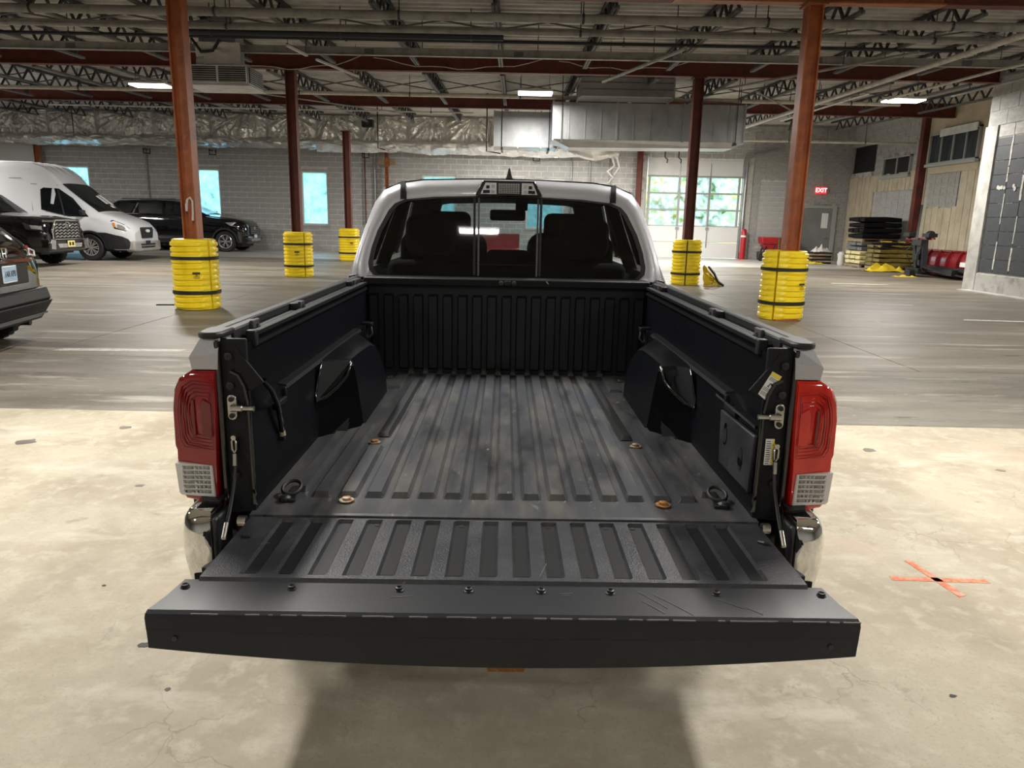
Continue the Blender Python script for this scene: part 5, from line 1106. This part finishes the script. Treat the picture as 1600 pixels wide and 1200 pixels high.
pc = thing('paper_sack', 'white crumpled sack standing between the scrap boards and the bags', 'sack', (13.70, 31.2, 0)); MB().lathe([(.12, 0), (.16, .1), (.14, .3), (.17, .45), (.10, .55), (.02, .57)], 10, (0, 0, 0)).build('sack', 'tarp_white', pc, smooth=40)
# ---- snow plow: blade, frame, lights
def plow_blade(t, L, H, m):
    prof = [(.26, 0), (.12, .06), (.03, .2), (0, .4), (.02, .6), (.08, .76), (.18, H)]
    MB().grid([[(x, y, z) for x, z in prof] for y in [lerp(-L/2, L/2, k/12) for k in range(13)]]).add([], []).build('mouldboard', m, t, smooth=60)
    b = MB()
    for k in range(8):
        y = lerp(-L/2 + .1, L/2 - .1, k/7)
        MB().loft([[(x - .012, y - .02, z) for x, z in prof], [(x - .09, y - .02, z) for x, z in prof], [(x - .09, y + .02, z) for x, z in prof], [(x - .012, y + .02, z) for x, z in prof]], False).build('blade_rib', m, t)
    MB().box(.10, .18, -L/2, L/2, H - .04, H + .02).build('top_rail', m, t, bevel=.01); MB().box(.24, .28, -L/2, L/2, 0, .12).build('cutting_edge', 'machine_black', t)
sp = thing('snow_plow', 'dark red snow plow blade with black push frame beside the tiled wall', 'snow plow', (14.15, 24.0, 0))
plow_blade(sp, 4.4, .88, 'plow_red')
MB().box(-.13, -.10, -1.0, -.6, .42, .56).build('blade_sticker', 'paper_white', sp)
fr = MB().bar((-.1, .3, .25), (-.85, .9, .2), .12, .1).bar((-.1, 1.5, .25), (-.85, .95, .2), .12, .1).bar((-.1, -1.2, .3), (-.1, 1.6, .3), .10, .12).bar((-.85, .75, .1), (-.85, 1.1, .1), .2, .2).box(-.35, -.12, -.6, .2, .12, .30)
fr.build('push_frame', 'machine_black', sp)
MB().bar((-.6, .95, .15), (-.62, 1.25, 1.2), .16, .12).bar((-.6, .55, .15), (-.55, .80, 1.2), .16, .12).box(-.72, -.5, .72, 1.3, 1.02, 1.22).box(-.70, -.52, .80, 1.2, .55, .75).box(-.8, -.4, .55, 1.35, .10, .28).build('headgear', 'machine_black', sp)
MB().bar((-.62, .9, .35), (-.6, 1.0, 1.15), .24, .10).build('lift_cylinder', 'pipe_dark', sp)
MB().bar((-.45, .45, 1.26), (-.45, 2.15, 1.22), .07, .05).build('light_bar', 'plow_red', sp)
for y in (.75, 1.95): MB().lathe([(.001, .13), (.12, .10), (.15, .02), (.15, -.08), (.11, -.12), (.001, -.13)], 16, (-.45, y, 1.36), 'Y', False).box(-.60, -.30, y - .2, y + .2, 1.30, 1.42).build('plow_light', 'machine_black', sp, smooth=50)
MB().bar((-.55, 1.35, 1.2), (-.30, 1.75, 2.35), .07, .07).build('mast', 'machine_black', sp)
MB().tube([(-.7, .7, 1.0), (-.85, .6, .8), (-.8, .7, .4), (-.6, .9, .3)], .025, 6).tube([(-.6, 1.3, 1.1), (-.9, 1.3, .8), (-.7, 1.2, .35)], .02, 6).build('hydraulic_hose', 'black_rubber', sp, smooth=60)
MB().bar((-.12, -.4, .1), (-.7, .5, .35), .05, .05).bar((-.12, -1.0, .12), (-.5, .2, .22), .05, .05).build('brace', 'machine_black', sp)
p2 = thing('snow_plow', 'red snow plow standing against the block wall, seen through the truck rear window', 'snow plow', (-1.0, 34.4, .0), -pi/2)
plow_blade(p2, 2.4, .95, 'plow_red'); MB().box(-.13, -.1, -.95, -.6, .62, .75).box(-.13, -.1, .75, .98, .68, .78).build('blade_sticker', 'paper_white', p2); MB().bar((-.1, 0, .3), (-.9, 0, .2), .12).bar((-.1, -.6, .4), (-.1, .6, .4), .1).build('push_frame', 'machine_black', p2)
p3 = thing('snow_plow', 'second red snow plow against the wall, right of the one behind the cab', 'snow plow', (2.2, 34.5, 0), -pi/2); plow_blade(p3, 1.5, 1.0, 'plow_red'); MB().bar((-.1, 0, .3), (-.7, 0, .25), .12).build('push_frame', 'machine_black', p3)
rm = thing('salt_spreader', 'red lidded salt spreader on a black frame beside the garage door', 'spreader', (12.1, 34.6, 0))
MB().hull8([(-.72, -.3, .72), (.80, -.3, .72), (.80, .3, .72), (-.72, .3, .72)], [(-.78, -.36, 1.05), (.86, -.36, 1.05), (.86, .36, 1.05), (-.78, .36, 1.05)]).build('hopper_lid', 'machine_red', rm, bevel=.04)
MB().hull8([(-.35, -.22, .25), (.45, -.22, .25), (.45, .22, .25), (-.35, .22, .25)], [(-.66, -.3, .70), (.76, -.3, .70), (.76, .3, .70), (-.66, .3, .70)]).build('hopper', 'machine_red', rm)
MB().bar((-.7, -.3, 0), (-.5, -.25, .7), .07).bar((.75, -.3, 0), (.6, -.25, .7), .07).bar((-.7, .3, 0), (-.5, .25, .7), .07).bar((.75, .3, 0), (.6, .25, .7), .07).bar((-.8, -.3, .12), (.8, -.3, .12), .06).build('spreader_frame', 'machine_black', rm)
MB().lathe([(.22, .03), (.24, .12), (.08, .22)], 14, (-.55, -.1, 0), 'Z', False).build('spinner', 'machine_black', rm)
MB().box(.10, .30, -.37, -.35, .84, .92).build('lid_sticker', 'paper_white', rm); MB().box(-.02, .02, -.40, -.33, .45, 1.07).build('ratchet_strap', 'leaf_green', rm)
bo = thing('bollard', 'red upright pipe bollard with a white band beside the garage door', 'bollard', (10.66, 34.9, 0))
MB().lathe([(.125, 0), (.125, 1.28), (.10, 1.36), (.05, 1.40), (.001, 1.41)], 18).build('post', 'machine_red', bo, smooth=40); MB().lathe([(.128, 1.02), (.128, 1.10)], 18, (0, 0, 0), 'Z', False).build('white_band', 'paper_white', bo)
MB().box(-.2, .2, -.2, .2, 0, .02).build('bollard_base', 'machine_red', bo)
mb = thing('equipment_cart', 'black machine on small wheels under the red spreader', 'machine', (11.3, 33.7, 0))
MB().box(-.3, .3, -.2, .2, .12, .42).build('engine_cover', 'machine_black', mb, bevel=.04)
for x in (-.22, .22): MB().lathe([(.12, -.03), (.12, .03), (.001, .03)], 14, (x, -.22, .12), 'Y').build('cart_wheel', 'black_rubber', mb)
MB().bar((.25, 0, .35), (.5, 0, .75), .04).build('cart_handle', 'machine_black', mb)
dj = thing('debris', 'thin dark stick lying on the floor behind the nearest left guard', 'stick', (-6.0, 12.9, 0), .2); MB().box(-.28, .28, -.03, .03, 0, .02).build('stick', 'machine_black', dj)
# ================================================================ PARKED VEHICLES
class Car:
    """local frame: x right, y forward, z up. st: stations (y, half width, half roof width, belt z, top z)"""
    def __init__(s, t, st, wheels, R, sill, paint, arch=1.17, floor=.22):
        s.t, s.st, s.R, s.wheels, s.sill, s.arch = t, st, R, wheels, sill, arch
        s.cols = [[(a[0], a[i]) for a in st] for i in range(1, 5)]
        y0, y1 = st[0][0], st[-1][0]
        ys = sorted({round(a[0], 3) for a in st} | {round(w + R*arch*c, 3) for w in wheels for c in (-1, -.97, -.88, -.72, -.5, -.25, 0, .25, .5, .72, .88, .97, 1)})
        rings = [s.section(y) for y in ys if y0 <= y <= y1]
        b = MB().loft(rings, False)
        for r in (rings[0], rings[-1]): b.add(r, [tuple(range(len(r)))])
        s.body = b.build('body_shell', paint, t, smooth=42)
        MB().box(-st[0][1]*.8, st[0][1]*.8, y0 + .3, y1 - .3, floor, sill + .12).build('underbody', 'machine_black', t)
    def g(s, i, y): return interp(s.cols[i], y)
    def zb(s, y):
        z = s.sill
        for w in s.wheels:
            d = abs(y - w); r = s.R*s.arch
            if d < r: z = max(z, s.R + math.sqrt(r*r - d*d))
        return z
    def half(s, y):
        w, wt, bz, tz = (s.g(i, y) for i in range(4)); z0 = s.zb(y); sh = tz - bz
        return [(w*.965, z0), (w*.99, z0 + .04*(1 if z0 < bz - .1 else 0)), (w, max(z0 + .05, lerp(s.sill, bz, .62))), (w*.985, max(bz - .03, z0 + .06)), (w*.955, bz + .02), (lerp(w*.955, wt, .86), tz - max(.05, sh*.14)), (wt*.93, tz - .015), (wt*.55, tz + .012), (0, tz + .02)]
    def section(s, y):
        h = [(x, y, z) for x, z in s.half(y)]; return h + [(-x, y, z) for x, _, z in h[:-1]][::-1]
    def w_at(s, y, z):
        h = s.half(y)
        for (a, b), (c, d) in zip(h, h[1:]):
            if b <= z <= d and d > b: return lerp(a, c, (z - b)/(d - b))
        return h[-1][0] if z > h[-1][1] else h[2][0]
    def side(s, name, poly, m, sg, off=.012, parent=None):
        return MB().add([(sg*(s.w_at(y, z) + off), y, z) for y, z in poly], [tuple(range(len(poly)))]).build(name, m, parent or s.t)
    def top(s, name, y0, y1, k0, k1, m, off=.012, n=5, parent=None):
        rows = []
        for i in range(n + 1):
            y = lerp(y0, y1, i/n); k = lerp(k0, k1, i/n); wt, tz = s.g(1, y), s.g(3, y)
            rows.append([(wt*k*u, y + off, tz + off + (.02 - .008*abs(u) if abs(u) < .6 else .012 - .03*(abs(u)-.6)/.4)) for u in (-1, -.6, -.3, 0, .3, .6, 1)])
        return MB().grid(rows).build(name, m, parent or s.t, smooth=60)
    def front(s, name, poly, m, y, dy=.03, parent=None, bevel=.006): return MB().py(poly, min(y, y + dy), max(y, y + dy)).build(name, m, parent or s.t, bevel=bevel)
    def arches(s, m, w=.05):
        for yw in s.wheels:
            for sg in (-1, 1):
                r0, r1 = s.R*s.arch - .01, s.R*s.arch + w; rows = []
                for k in range(15):
                    a = pi*k/14; row = []
                    for r, o in ((r0, -.10), (r0, .02), (r1, .02), (r1, -.02)):
                        y, z = yw + r*math.cos(a), max(s.sill*.9, s.R + r*math.sin(a)); row.append((sg*(s.g(0, yw) + o), y, z))
                    rows.append(row)
                MB().grid(rows).build('arch_trim', m, s.t, smooth=50)
def mirrorpair(c, y, z, m='black_gloss', sides=(-1, 1)):
    for sg in sides:
        w = c.w_at(y, z); MB().py(rrect(min(sg*(w + .05), sg*(w + .26)), max(sg*(w + .05), sg*(w + .26)), z - .02, z + .15, .04), y - .04, y + .06).bar((sg*(w - .02), y, z), (sg*(w + .08), y, z + .02), .05).build('door_mirror', m, c.t, bevel=.015)
# ---- white van
t = thing('cargo_van', 'white high roof cargo van parked at the far left', 'van', (-15.95, 25.55, 0), -pi/2)
st = [(-3.3, 1.02, .92, 1.55, 3.05), (-2.9, 1.04, .94, 1.55, 3.10), (-.6, 1.04, .94, 1.55, 3.12), (.15, 1.04, .92, 1.52, 3.10), (.55, 1.04, .88, 1.50, 2.98), (.85, 1.04, .84, 1.48, 2.76), (1.08, 1.04, .80, 1.46, 2.48), (1.65, 1.04, .80, 1.42, 2.02), (2.22, 1.03, .82, 1.38, 1.60), (2.32, 1.03, .84, 1.34, 1.55), (2.75, 1.01, .84, 1.24, 1.42), (3.10, .96, .78, 1.10, 1.27), (3.28, .88, .66, .98, 1.12), (3.34, .80, .55, .90, 1.02)]
V = Car(t, st, (-2.0, 1.95), .43, .36, 'white_paint', floor=.3)
for sg in (-1, 1):
    gl = V.side('door_glass', [(.45, 1.62), (.62, 1.58), (1.35, 1.42), (1.98, 1.42), (1.45, 2.0), (1.02, 2.30), (.56, 2.32), (.47, 2.26)], 'glass_dark', sg)
    V.side('glass_pillar', [(1.18, 1.44), (1.24, 1.43), (1.02, 2.28), (.97, 2.29)], 'black_trim', sg, .016, gl)
    V.side('door_seam', [(.16, .60), (.175, .60), (.175, 2.9), (.16, 2.9)], 'joist_paint', sg, .006)
    V.side('door_seam', [(.17, 2.42), (1.0, 2.40), (1.0, 2.415), (.17, 2.435)], 'joist_paint', sg, .006)
    V.side('panel_seam', [(-2.6, 2.55), (-.1, 2.60), (-.1, 2.615), (-2.6, 2.565)], 'joist_paint', sg, .006)
    MB().grid([[(sg*(V.w_at(y, z) + .02), y, z) for y in [lerp(1.96 + math.sqrt(max(.01, .262 - (z - .43)**2)), e_, q/6) for q in range(7)]] for z, e_ in ((.38, 3.16), (.5, 3.24), (.62, 3.24), (.72, 3.18), (.80, 3.02), (.86, 2.75), (.92, 2.5))]).build('lower_cladding', 'black_trim', t)
    V.side('cladding_strip', [(.2, .42), (1.42, .42), (1.42, .58), (.2, .58)], 'black_trim', sg, .012)
    hl = V.side('headlamp', [(2.66, 1.30), (2.72, 1.33), (3.05, 1.20), (3.22, 1.06), (3.12, .98), (2.80, 1.06)], 'black_gloss', sg, .018)
    V.side('headlamp_amber', [(2.72, 1.24), (2.80, 1.24), (2.84, 1.10), (2.78, 1.10)], 'lens_amber', sg, .026, hl)
    V.side('headlamp_lens', [(2.88, 1.20), (3.04, 1.15), (3.14, 1.06), (3.08, 1.01), (2.88, 1.07)], 'headlamp', sg, .026, hl)
    V.side('door_handle', [(.24, 1.38), (.40, 1.37), (.40, 1.33), (.24, 1.34)], 'black_trim', sg, .03)
V.top('windshield', 1.12, 2.20, .93, .97, 'glass_car'); V.top('windshield_dark', 1.10, 2.24, .97, 1.0, 'glass_dark', .006)
for u0, u1, v0, v1 in ((-.72, -.5, 1.55, 2.0), (-.42, -.2, 1.6, 1.95), (-.55, -.3, 2.02, 2.12)):
    MB().add([(u*.8, y + .02, V.g(3, y) + .052) for u, y in ((u0, v0), (u1, v0), (u1, v1), (u0, v1))], [(0, 1, 2, 3)]).build('dashboard_paper', 'paper_white', t)
for k in range(2): MB().tube([(.3 - .75*k, 2.24, 1.64), (-.25 - .3*k*0 + .25*k*2 - .3*k, 1.9, 1.88)], .012, 5).build('wiper', 'black_trim', t)
g = V.front('front_grille', [(-.36, 1.10), (.36, 1.10), (.42, 1.02), (.36, .74), (-.36, .74), (-.42, 1.02)], 'black_trim', 3.32, .05)
for k in range(5): MB().box(-.34, .34, 3.365, 3.38, .78 + k*.065, .80 + k*.065).build('grille_bar', 'machine_black', g)
MB().py(ell(0, .98, .13, .055), 3.375, 3.40).build('oval_badge', 'pipe_white', g); MB().py(ell(0, .98, .11, .042), 3.395, 3.405).build('badge_centre', 'paper_white', g)
V.front('bumper_cover', [(-.92, .66), (.92, .66), (.92, .34), (.80, .28), (-.80, .28), (-.92, .34)], 'pipe_grey', 3.05, .32, bevel=.06)
V.front('lower_intake', [(-.5, .56), (.5, .56), (.46, .42), (-.46, .42)], 'machine_black', 3.36, .02); MB().box(-.5, .5, 3.375, 3.39, .48, .50).build('intake_bar', 'pipe_grey', t)
V.front('plate_bracket', [(-.16, .66), (.16, .66), (.16, .56), (-.16, .56)], 'machine_black', 3.37, .012)
V.arches('black_trim'); mirrorpair(V, 1.85, 1.48, 'black_trim', (-1, 1))
for sg in (-1, 1):
    for y in (-2.0, 1.95): wheel(t, (sg*.90, y, .43), .43, .25, sg, .27, 8)
for x in (-.6, -.2, .2, .6): MB().grid([[(x - .02, y, V.g(3, y) + .02) for y in (-3, -1, .1, .55, .85)], [(x, y, V.g(3, y) + .045) for y in (-3, -1, .1, .55, .85)], [(x + .02, y, V.g(3, y) + .02) for y in (-3, -1, .1, .55, .85)]]).build('roof_rib', 'white_paint', t)
# ---- dark pickup
t = thing('black_pickup', 'black pickup truck with a chrome edged grille, in front of the white van', 'pickup truck', (-16.2, 22.0, 0), -pi/2)
st = [(-3.1, .98, .85, 1.20, 1.30), (-.85, 1.0, .86, 1.22, 1.32), (-.80, 1.0, .80, 1.25, 2.05), (.3, 1.0, .80, 1.25, 2.10), (.65, 1.0, .80, 1.25, 2.05), (1.40, 1.0, .86, 1.27, 1.50), (1.5, 1.0, .88, 1.28, 1.46), (2.4, 1.0, .90, 1.26, 1.42), (2.80, .97, .86, 1.2, 1.36), (2.92, .93, .78, 1.1, 1.26), (2.96, .90, .70, 1.0, 1.2)]
P = Car(t, st, (-1.75, 1.95), .43, .42, 'black_gloss', floor=.35)
for sg in (-1, 1):
    P.side('side_glass', [(-.70, 1.30), (1.25, 1.30), (.62, 1.95), (-.68, 1.95)], 'glass_dark', sg)
    P.side('mirror_stripe', [(.22, 1.30), (.28, 1.30), (.28, 1.95), (.22, 1.95)], 'black_trim', sg, .016)
    hl = P.side('headlamp', [(2.35, 1.24), (2.88, 1.20), (2.90, 1.02), (2.45, 1.06)], 'black_trim', sg, .02); P.side('headlamp_lens', [(2.55, 1.18), (2.86, 1.16), (2.88, 1.05), (2.6, 1.08)], 'headlamp', sg, .028, hl)
    MB().bar((sg*.93, 2.90, 1.30), (sg*.60, 3.02, 1.30), .05, .05).build('chrome_strip', 'chrome', t)
P.top('windshield', .68, 1.38, .94, .96, 'glass_dark')
g = P.front('front_grille', [(-.72, 1.02), (-.56, 1.30), (.56, 1.30), (.72, 1.02), (.66, .82), (-.66, .82)], 'machine_black', 2.94, .06)
MB().tube([(x, 3.01, z) for x, z in [(-.74, 1.02), (-.57, 1.32), (.57, 1.32), (.74, 1.02), (.68, .78), (-.68, .78)]], .035, 6, True).build('grille_surround', 'chrome', g, smooth=60)
for r in range(5):
    z = .86 + r*.085; pts = []
    for k in range(13): pts.append((-.58 + k*.0967, 3.015, z + (.022 if k % 2 else -.022)))
    MB().tube(pts, .012, 5).build('grille_mesh_bar', 'pipe_grey', g)
MB().tube([(x, 3.03, z) for x, z in ell(0, 1.20, .11, .075, 20)], .012, 5, True).tube([(x, 3.03, z) for x, z in ell(0, 1.20, .04, .07, 14)], .010, 5, True).tube([(x, 3.03, z) for x, z in ell(0, 1.235, .075, .03, 14)], .010, 5, True).build('badge', 'chrome', g, smooth=60)
P.front('front_bumper', [(-.98, .78), (.98, .78), (.98, .52), (.8, .46), (-.8, .46), (-.98, .52)], 'black_gloss', 2.80, .26, bevel=.04)
for sg in (-1, 1): P.front('bumper_insert', [(sg*.70, .76), (sg*.92, .80), (sg*.92, .52), (sg*.74, .50)], 'chrome', 3.05, .03)
P.front('skid_plate', [(-.6, .66), (.6, .66), (.55, .54), (-.55, .54)], 'pipe_grey', 3.05, .02)
pl = P.front('number_plate', [(-.17, .74), (.17, .74), (.17, .56), (-.17, .56)], 'plate_yellow', 3.085, .012, bevel=0); MB().box(-.12, -.02, 3.098, 3.101, .60, .70).box(.03, .12, 3.098, 3.101, .60, .70).build('plate_mark', 'ink', pl)
P.arches('black_gloss', .06); mirrorpair(P, .95, 1.30, 'black_gloss')
for sg in (-1, 1):
    for y in (-1.75, 1.95): wheel(t, (sg*.86, y, .43), .43, .27, sg, .25, 6, 'machine_black')
# ---- black suv by the wall
t = thing('black_suv', 'glossy black SUV parked side on along the block wall', 'suv', (-14.45, 33.05, 0), -pi/2)
st = [(-2.88, .90, .70, 1.20, 1.45), (-2.80, .98, .78, 1.45, 2.0), (-2.55, 1.03, .84, 1.50, 2.10), (-1.0, 1.05, .85, 1.50, 2.14), (-.2, 1.05, .84, 1.50, 2.12), (.25, 1.05, .82, 1.49, 2.02), (1.22, 1.05, .86, 1.46, 1.56), (1.32, 1.05, .9, 1.44, 1.52), (2.3, 1.03, .88, 1.32, 1.42), (2.68, .98, .82, 1.2, 1.34), (2.84, .90, .74, 1.05, 1.22), (2.9, .82, .62, .95, 1.1)]
U = Car(t, st, (-1.42, 2.0), .44, .36, 'black_gloss')
for sg in (-1, 1):
    for poly in ([(-1.62, 1.56), (-.62, 1.56), (-.62, 1.98), (-1.66, 1.98)], [(-.50, 1.56), (.95, 1.56), (.2, 1.95), (-.48, 1.98)], [(-2.55, 1.60), (-1.98, 1.58), (-1.76, 1.98), (-2.45, 1.98)]): U.side('side_glass', poly, 'glass_dark', sg)
    U.side('window_trim', [(-1.92, 1.55), (-1.84, 1.55), (-1.64, 2.0), (-1.70, 2.0)], 'chrome', sg, .018); U.side('belt_trim', [(-2.5, 1.535), (.98, 1.515), (.98, 1.535), (-2.5, 1.555)], 'pipe_grey', sg, .016)
    hl = U.side('headlamp', [(2.05, 1.24), (2.45, 1.26), (2.80, 1.12), (2.6, 1.05), (2.25, 1.12)], 'headlamp', sg, .02)
    U.side('rocker', [(-.85, .38), (1.4, .38), (1.4, .52), (-.85, .52)], 'black_trim', sg, .02); MB().bar((sg*.80, -2.4, 2.16), (sg*.80, -.1, 2.18), .04, .04).build('roof_rail', 'black_trim', t)
    for y in (-.45, .5): U.side('door_handle', [(y - .10, 1.36), (y + .10, 1.36), (y + .10, 1.32), (y - .10, 1.32)], 'chrome', sg, .03)
U.top('windshield', .30, 1.2, .94, .96, 'glass_car'); U.top('windshield_dark', .28, 1.22, .97, .98, 'glass_dark', .005)
g = U.front('front_grille', [(-.5, 1.10), (.5, 1.10), (.45, .72), (-.45, .72)], 'machine_black', 2.88, .05)
for k in range(4): MB().box(-.46, .46, 2.93, 2.945, .78 + k*.08, .80 + k*.08).build('grille_bar', 'pipe_grey', g)
MB().py(ell(0, 1.02, .11, .06, 16), 2.93, 2.95).build('badge', 'chrome', g)
U.front('front_bumper', [(-.95, .70), (.95, .70), (.92, .42), (-.92, .42)], 'black_gloss', 2.55, .42, bevel=.08); U.front('bumper_insert', [(-.6, .58), (.6, .58), (.55, .46), (-.55, .46)], 'pipe_grey', 2.96, .02)
U.front('number_plate', [(-.17, .74), (.17, .74), (.17, .60), (-.17, .60)], 'paper_white', 2.97, .012, bevel=0)
U.arches('black_trim', .06); mirrorpair(U, .82, 1.56)
for sg in (-1, 1):
    for y in (-1.42, 2.0): wheel(t, (sg*.91, y, .44), .44, .26, sg, .29, 6)
# ---- black crossover, rear towards the camera aisle
t = thing('black_crossover', 'glossy black crossover at the left edge, showing its rear number plate', 'suv', (-7.91, 7.97, 0), pi/2 + .17)
st = [(-2.19, .80, .60, .78, .90), (-2.16, .88, .68, .95, 1.12), (-2.08, .92, .74, 1.04, 1.22), (-1.92, .93, .74, 1.06, 1.36), (-1.62, .93, .72, 1.06, 1.60), (-1.4, .93, .71, 1.06, 1.66), (-.2, .93, .72, 1.05, 1.70), (.6, .93, .70, 1.04, 1.58), (1.35, .93, .76, 1.0, 1.12), (2.0, .90, .74, .9, .98), (2.2, .8, .6, .75, .85)]
K = Car(t, st, (-1.58, 1.2), .34, .30, 'black_gloss')
for sg in (-1, 1):
    K.side('side_glass', [(-1.55, 1.14), (1.05, 1.12), (.5, 1.52), (-1.3, 1.58)], 'glass_dark', sg)
    tl = K.side('tail_lamp', [(-2.13, 1.07), (-2.07, 1.19), (-1.80, 1.16), (-1.86, 1.05), (-2.10, 1.02)], 'lens_red_bright', sg, .014)
    MB().hull8([(sg*.70, -2.165, 1.03), (sg*.88, -2.13, 1.02), (sg*.88, -2.10, 1.02), (sg*.70, -2.1, 1.03)], [(sg*.64, -2.10, 1.17), (sg*.84, -2.08, 1.16), (sg*.84, -2.05, 1.16), (sg*.64, -2.05, 1.17)]).build('tail_lamp_inner', 'lens_red_bright', tl)
    MB().tube([(sg*.80, -2.16, 1.10), (sg*.68, -2.16, 1.13), (sg*.66, -2.17, 1.06), (sg*.80, -2.17, 1.04)], .012, 5, True).build('tail_lamp_guide', 'paper_white', tl)
K.top('rear_glass', -2.02, -1.58, .92, .94, 'glass_dark', .014)
MB().box(-.78, .78, -1.66, -1.40, 1.655, 1.70).build('roof_spoiler', 'black_gloss', t, bevel=.02)
MB().tube([(-.5, -2.03, 1.30), (0, -2.06, 1.26), (.5, -1.98, 1.36)], .012, 5).build('rear_wiper', 'black_trim', t)
MB().hull8([(-.66, -2.21, .99), (.66, -2.21, .99), (.66, -2.15, .99), (-.66, -2.15, .99)], [(-.66, -2.19, 1.025), (.66, -2.19, 1.025), (.66, -2.13, 1.025), (-.66, -2.13, 1.025)]).build('garnish_bar', 'chrome', t)
MB().py(rrect(-.48, .48, .74, .985, .03), -2.215, -2.15).build('plate_recess', 'black_trim', t, bevel=.01)
np_ = MB().box(-.1525, .1525, -2.235, -2.215, .79, .955).build('number_plate', 'plate_blue', t)
MB().box(-.165, .165, -2.230, -2.212, .778, .795).box(-.165, .165, -2.230, -2.212, .95, .967).box(-.165, -.150, -2.230, -2.212, .778, .967).box(.150, .165, -2.230, -2.212, .778, .967).build('plate_frame', 'chrome', np_)
text('plate_number', '1AR·XP0', .085, 'ink', np_, (0, -2.236, .872), (pi/2, 0, 0), .001).scale = (.80, 1.1, 1)
eb = MB(); eb.tube([(x, -2.19, z) for x, z in rrect(-.075, .075, 1.045, 1.16, .03, 4)], .008, 5, True)
eb.bar((-.045, -2.19, 1.15), (-.03, -2.19, 1.055), .018, .012).bar((.045, -2.19, 1.15), (.03, -2.19, 1.055), .018, .012).bar((-.035, -2.19, 1.10), (.035, -2.19, 1.10), .016, .012).build('badge', 'chrome', t, smooth=50)
MB().hull8([(-.93, -2.26, .50), (.93, -2.26, .50), (.95, -1.7, .50), (-.95, -1.7, .50)], [(-.90, -2.23, .66), (.90, -2.23, .66), (.94, -1.7, .70), (-.94, -1.7, .70)]).build('rear_bumper', 'black_trim', t, bevel=.03)
MB().hull8([(-.84, -2.15, .26), (.84, -2.15, .26), (.90, -1.65, .26), (-.90, -1.65, .26)], [(-.92, -2.28, .50), (.92, -2.28, .50), (.95, -1.65, .52), (-.95, -1.65, .52)]).build('bumper_cladding', 'black_trim', t, bevel=.02)
MB().bar((-.7, -2.27, .36), (.7, -2.27, .36), .03, .02).build('bumper_trim', 'black_gloss', t)
MB().tube([(.55, -1.6, .26), (.55, -2.14, .25)], .04, 10).build('exhaust_pipe', 'machine_black', t)
K.arches('black_trim', .05); mirrorpair(K, .75, 1.08)
for sg in (-1, 1):
    for y in (-1.58, 1.2): wheel(t, (sg*.80, y, .34), .34, .22, sg, .22, 5)
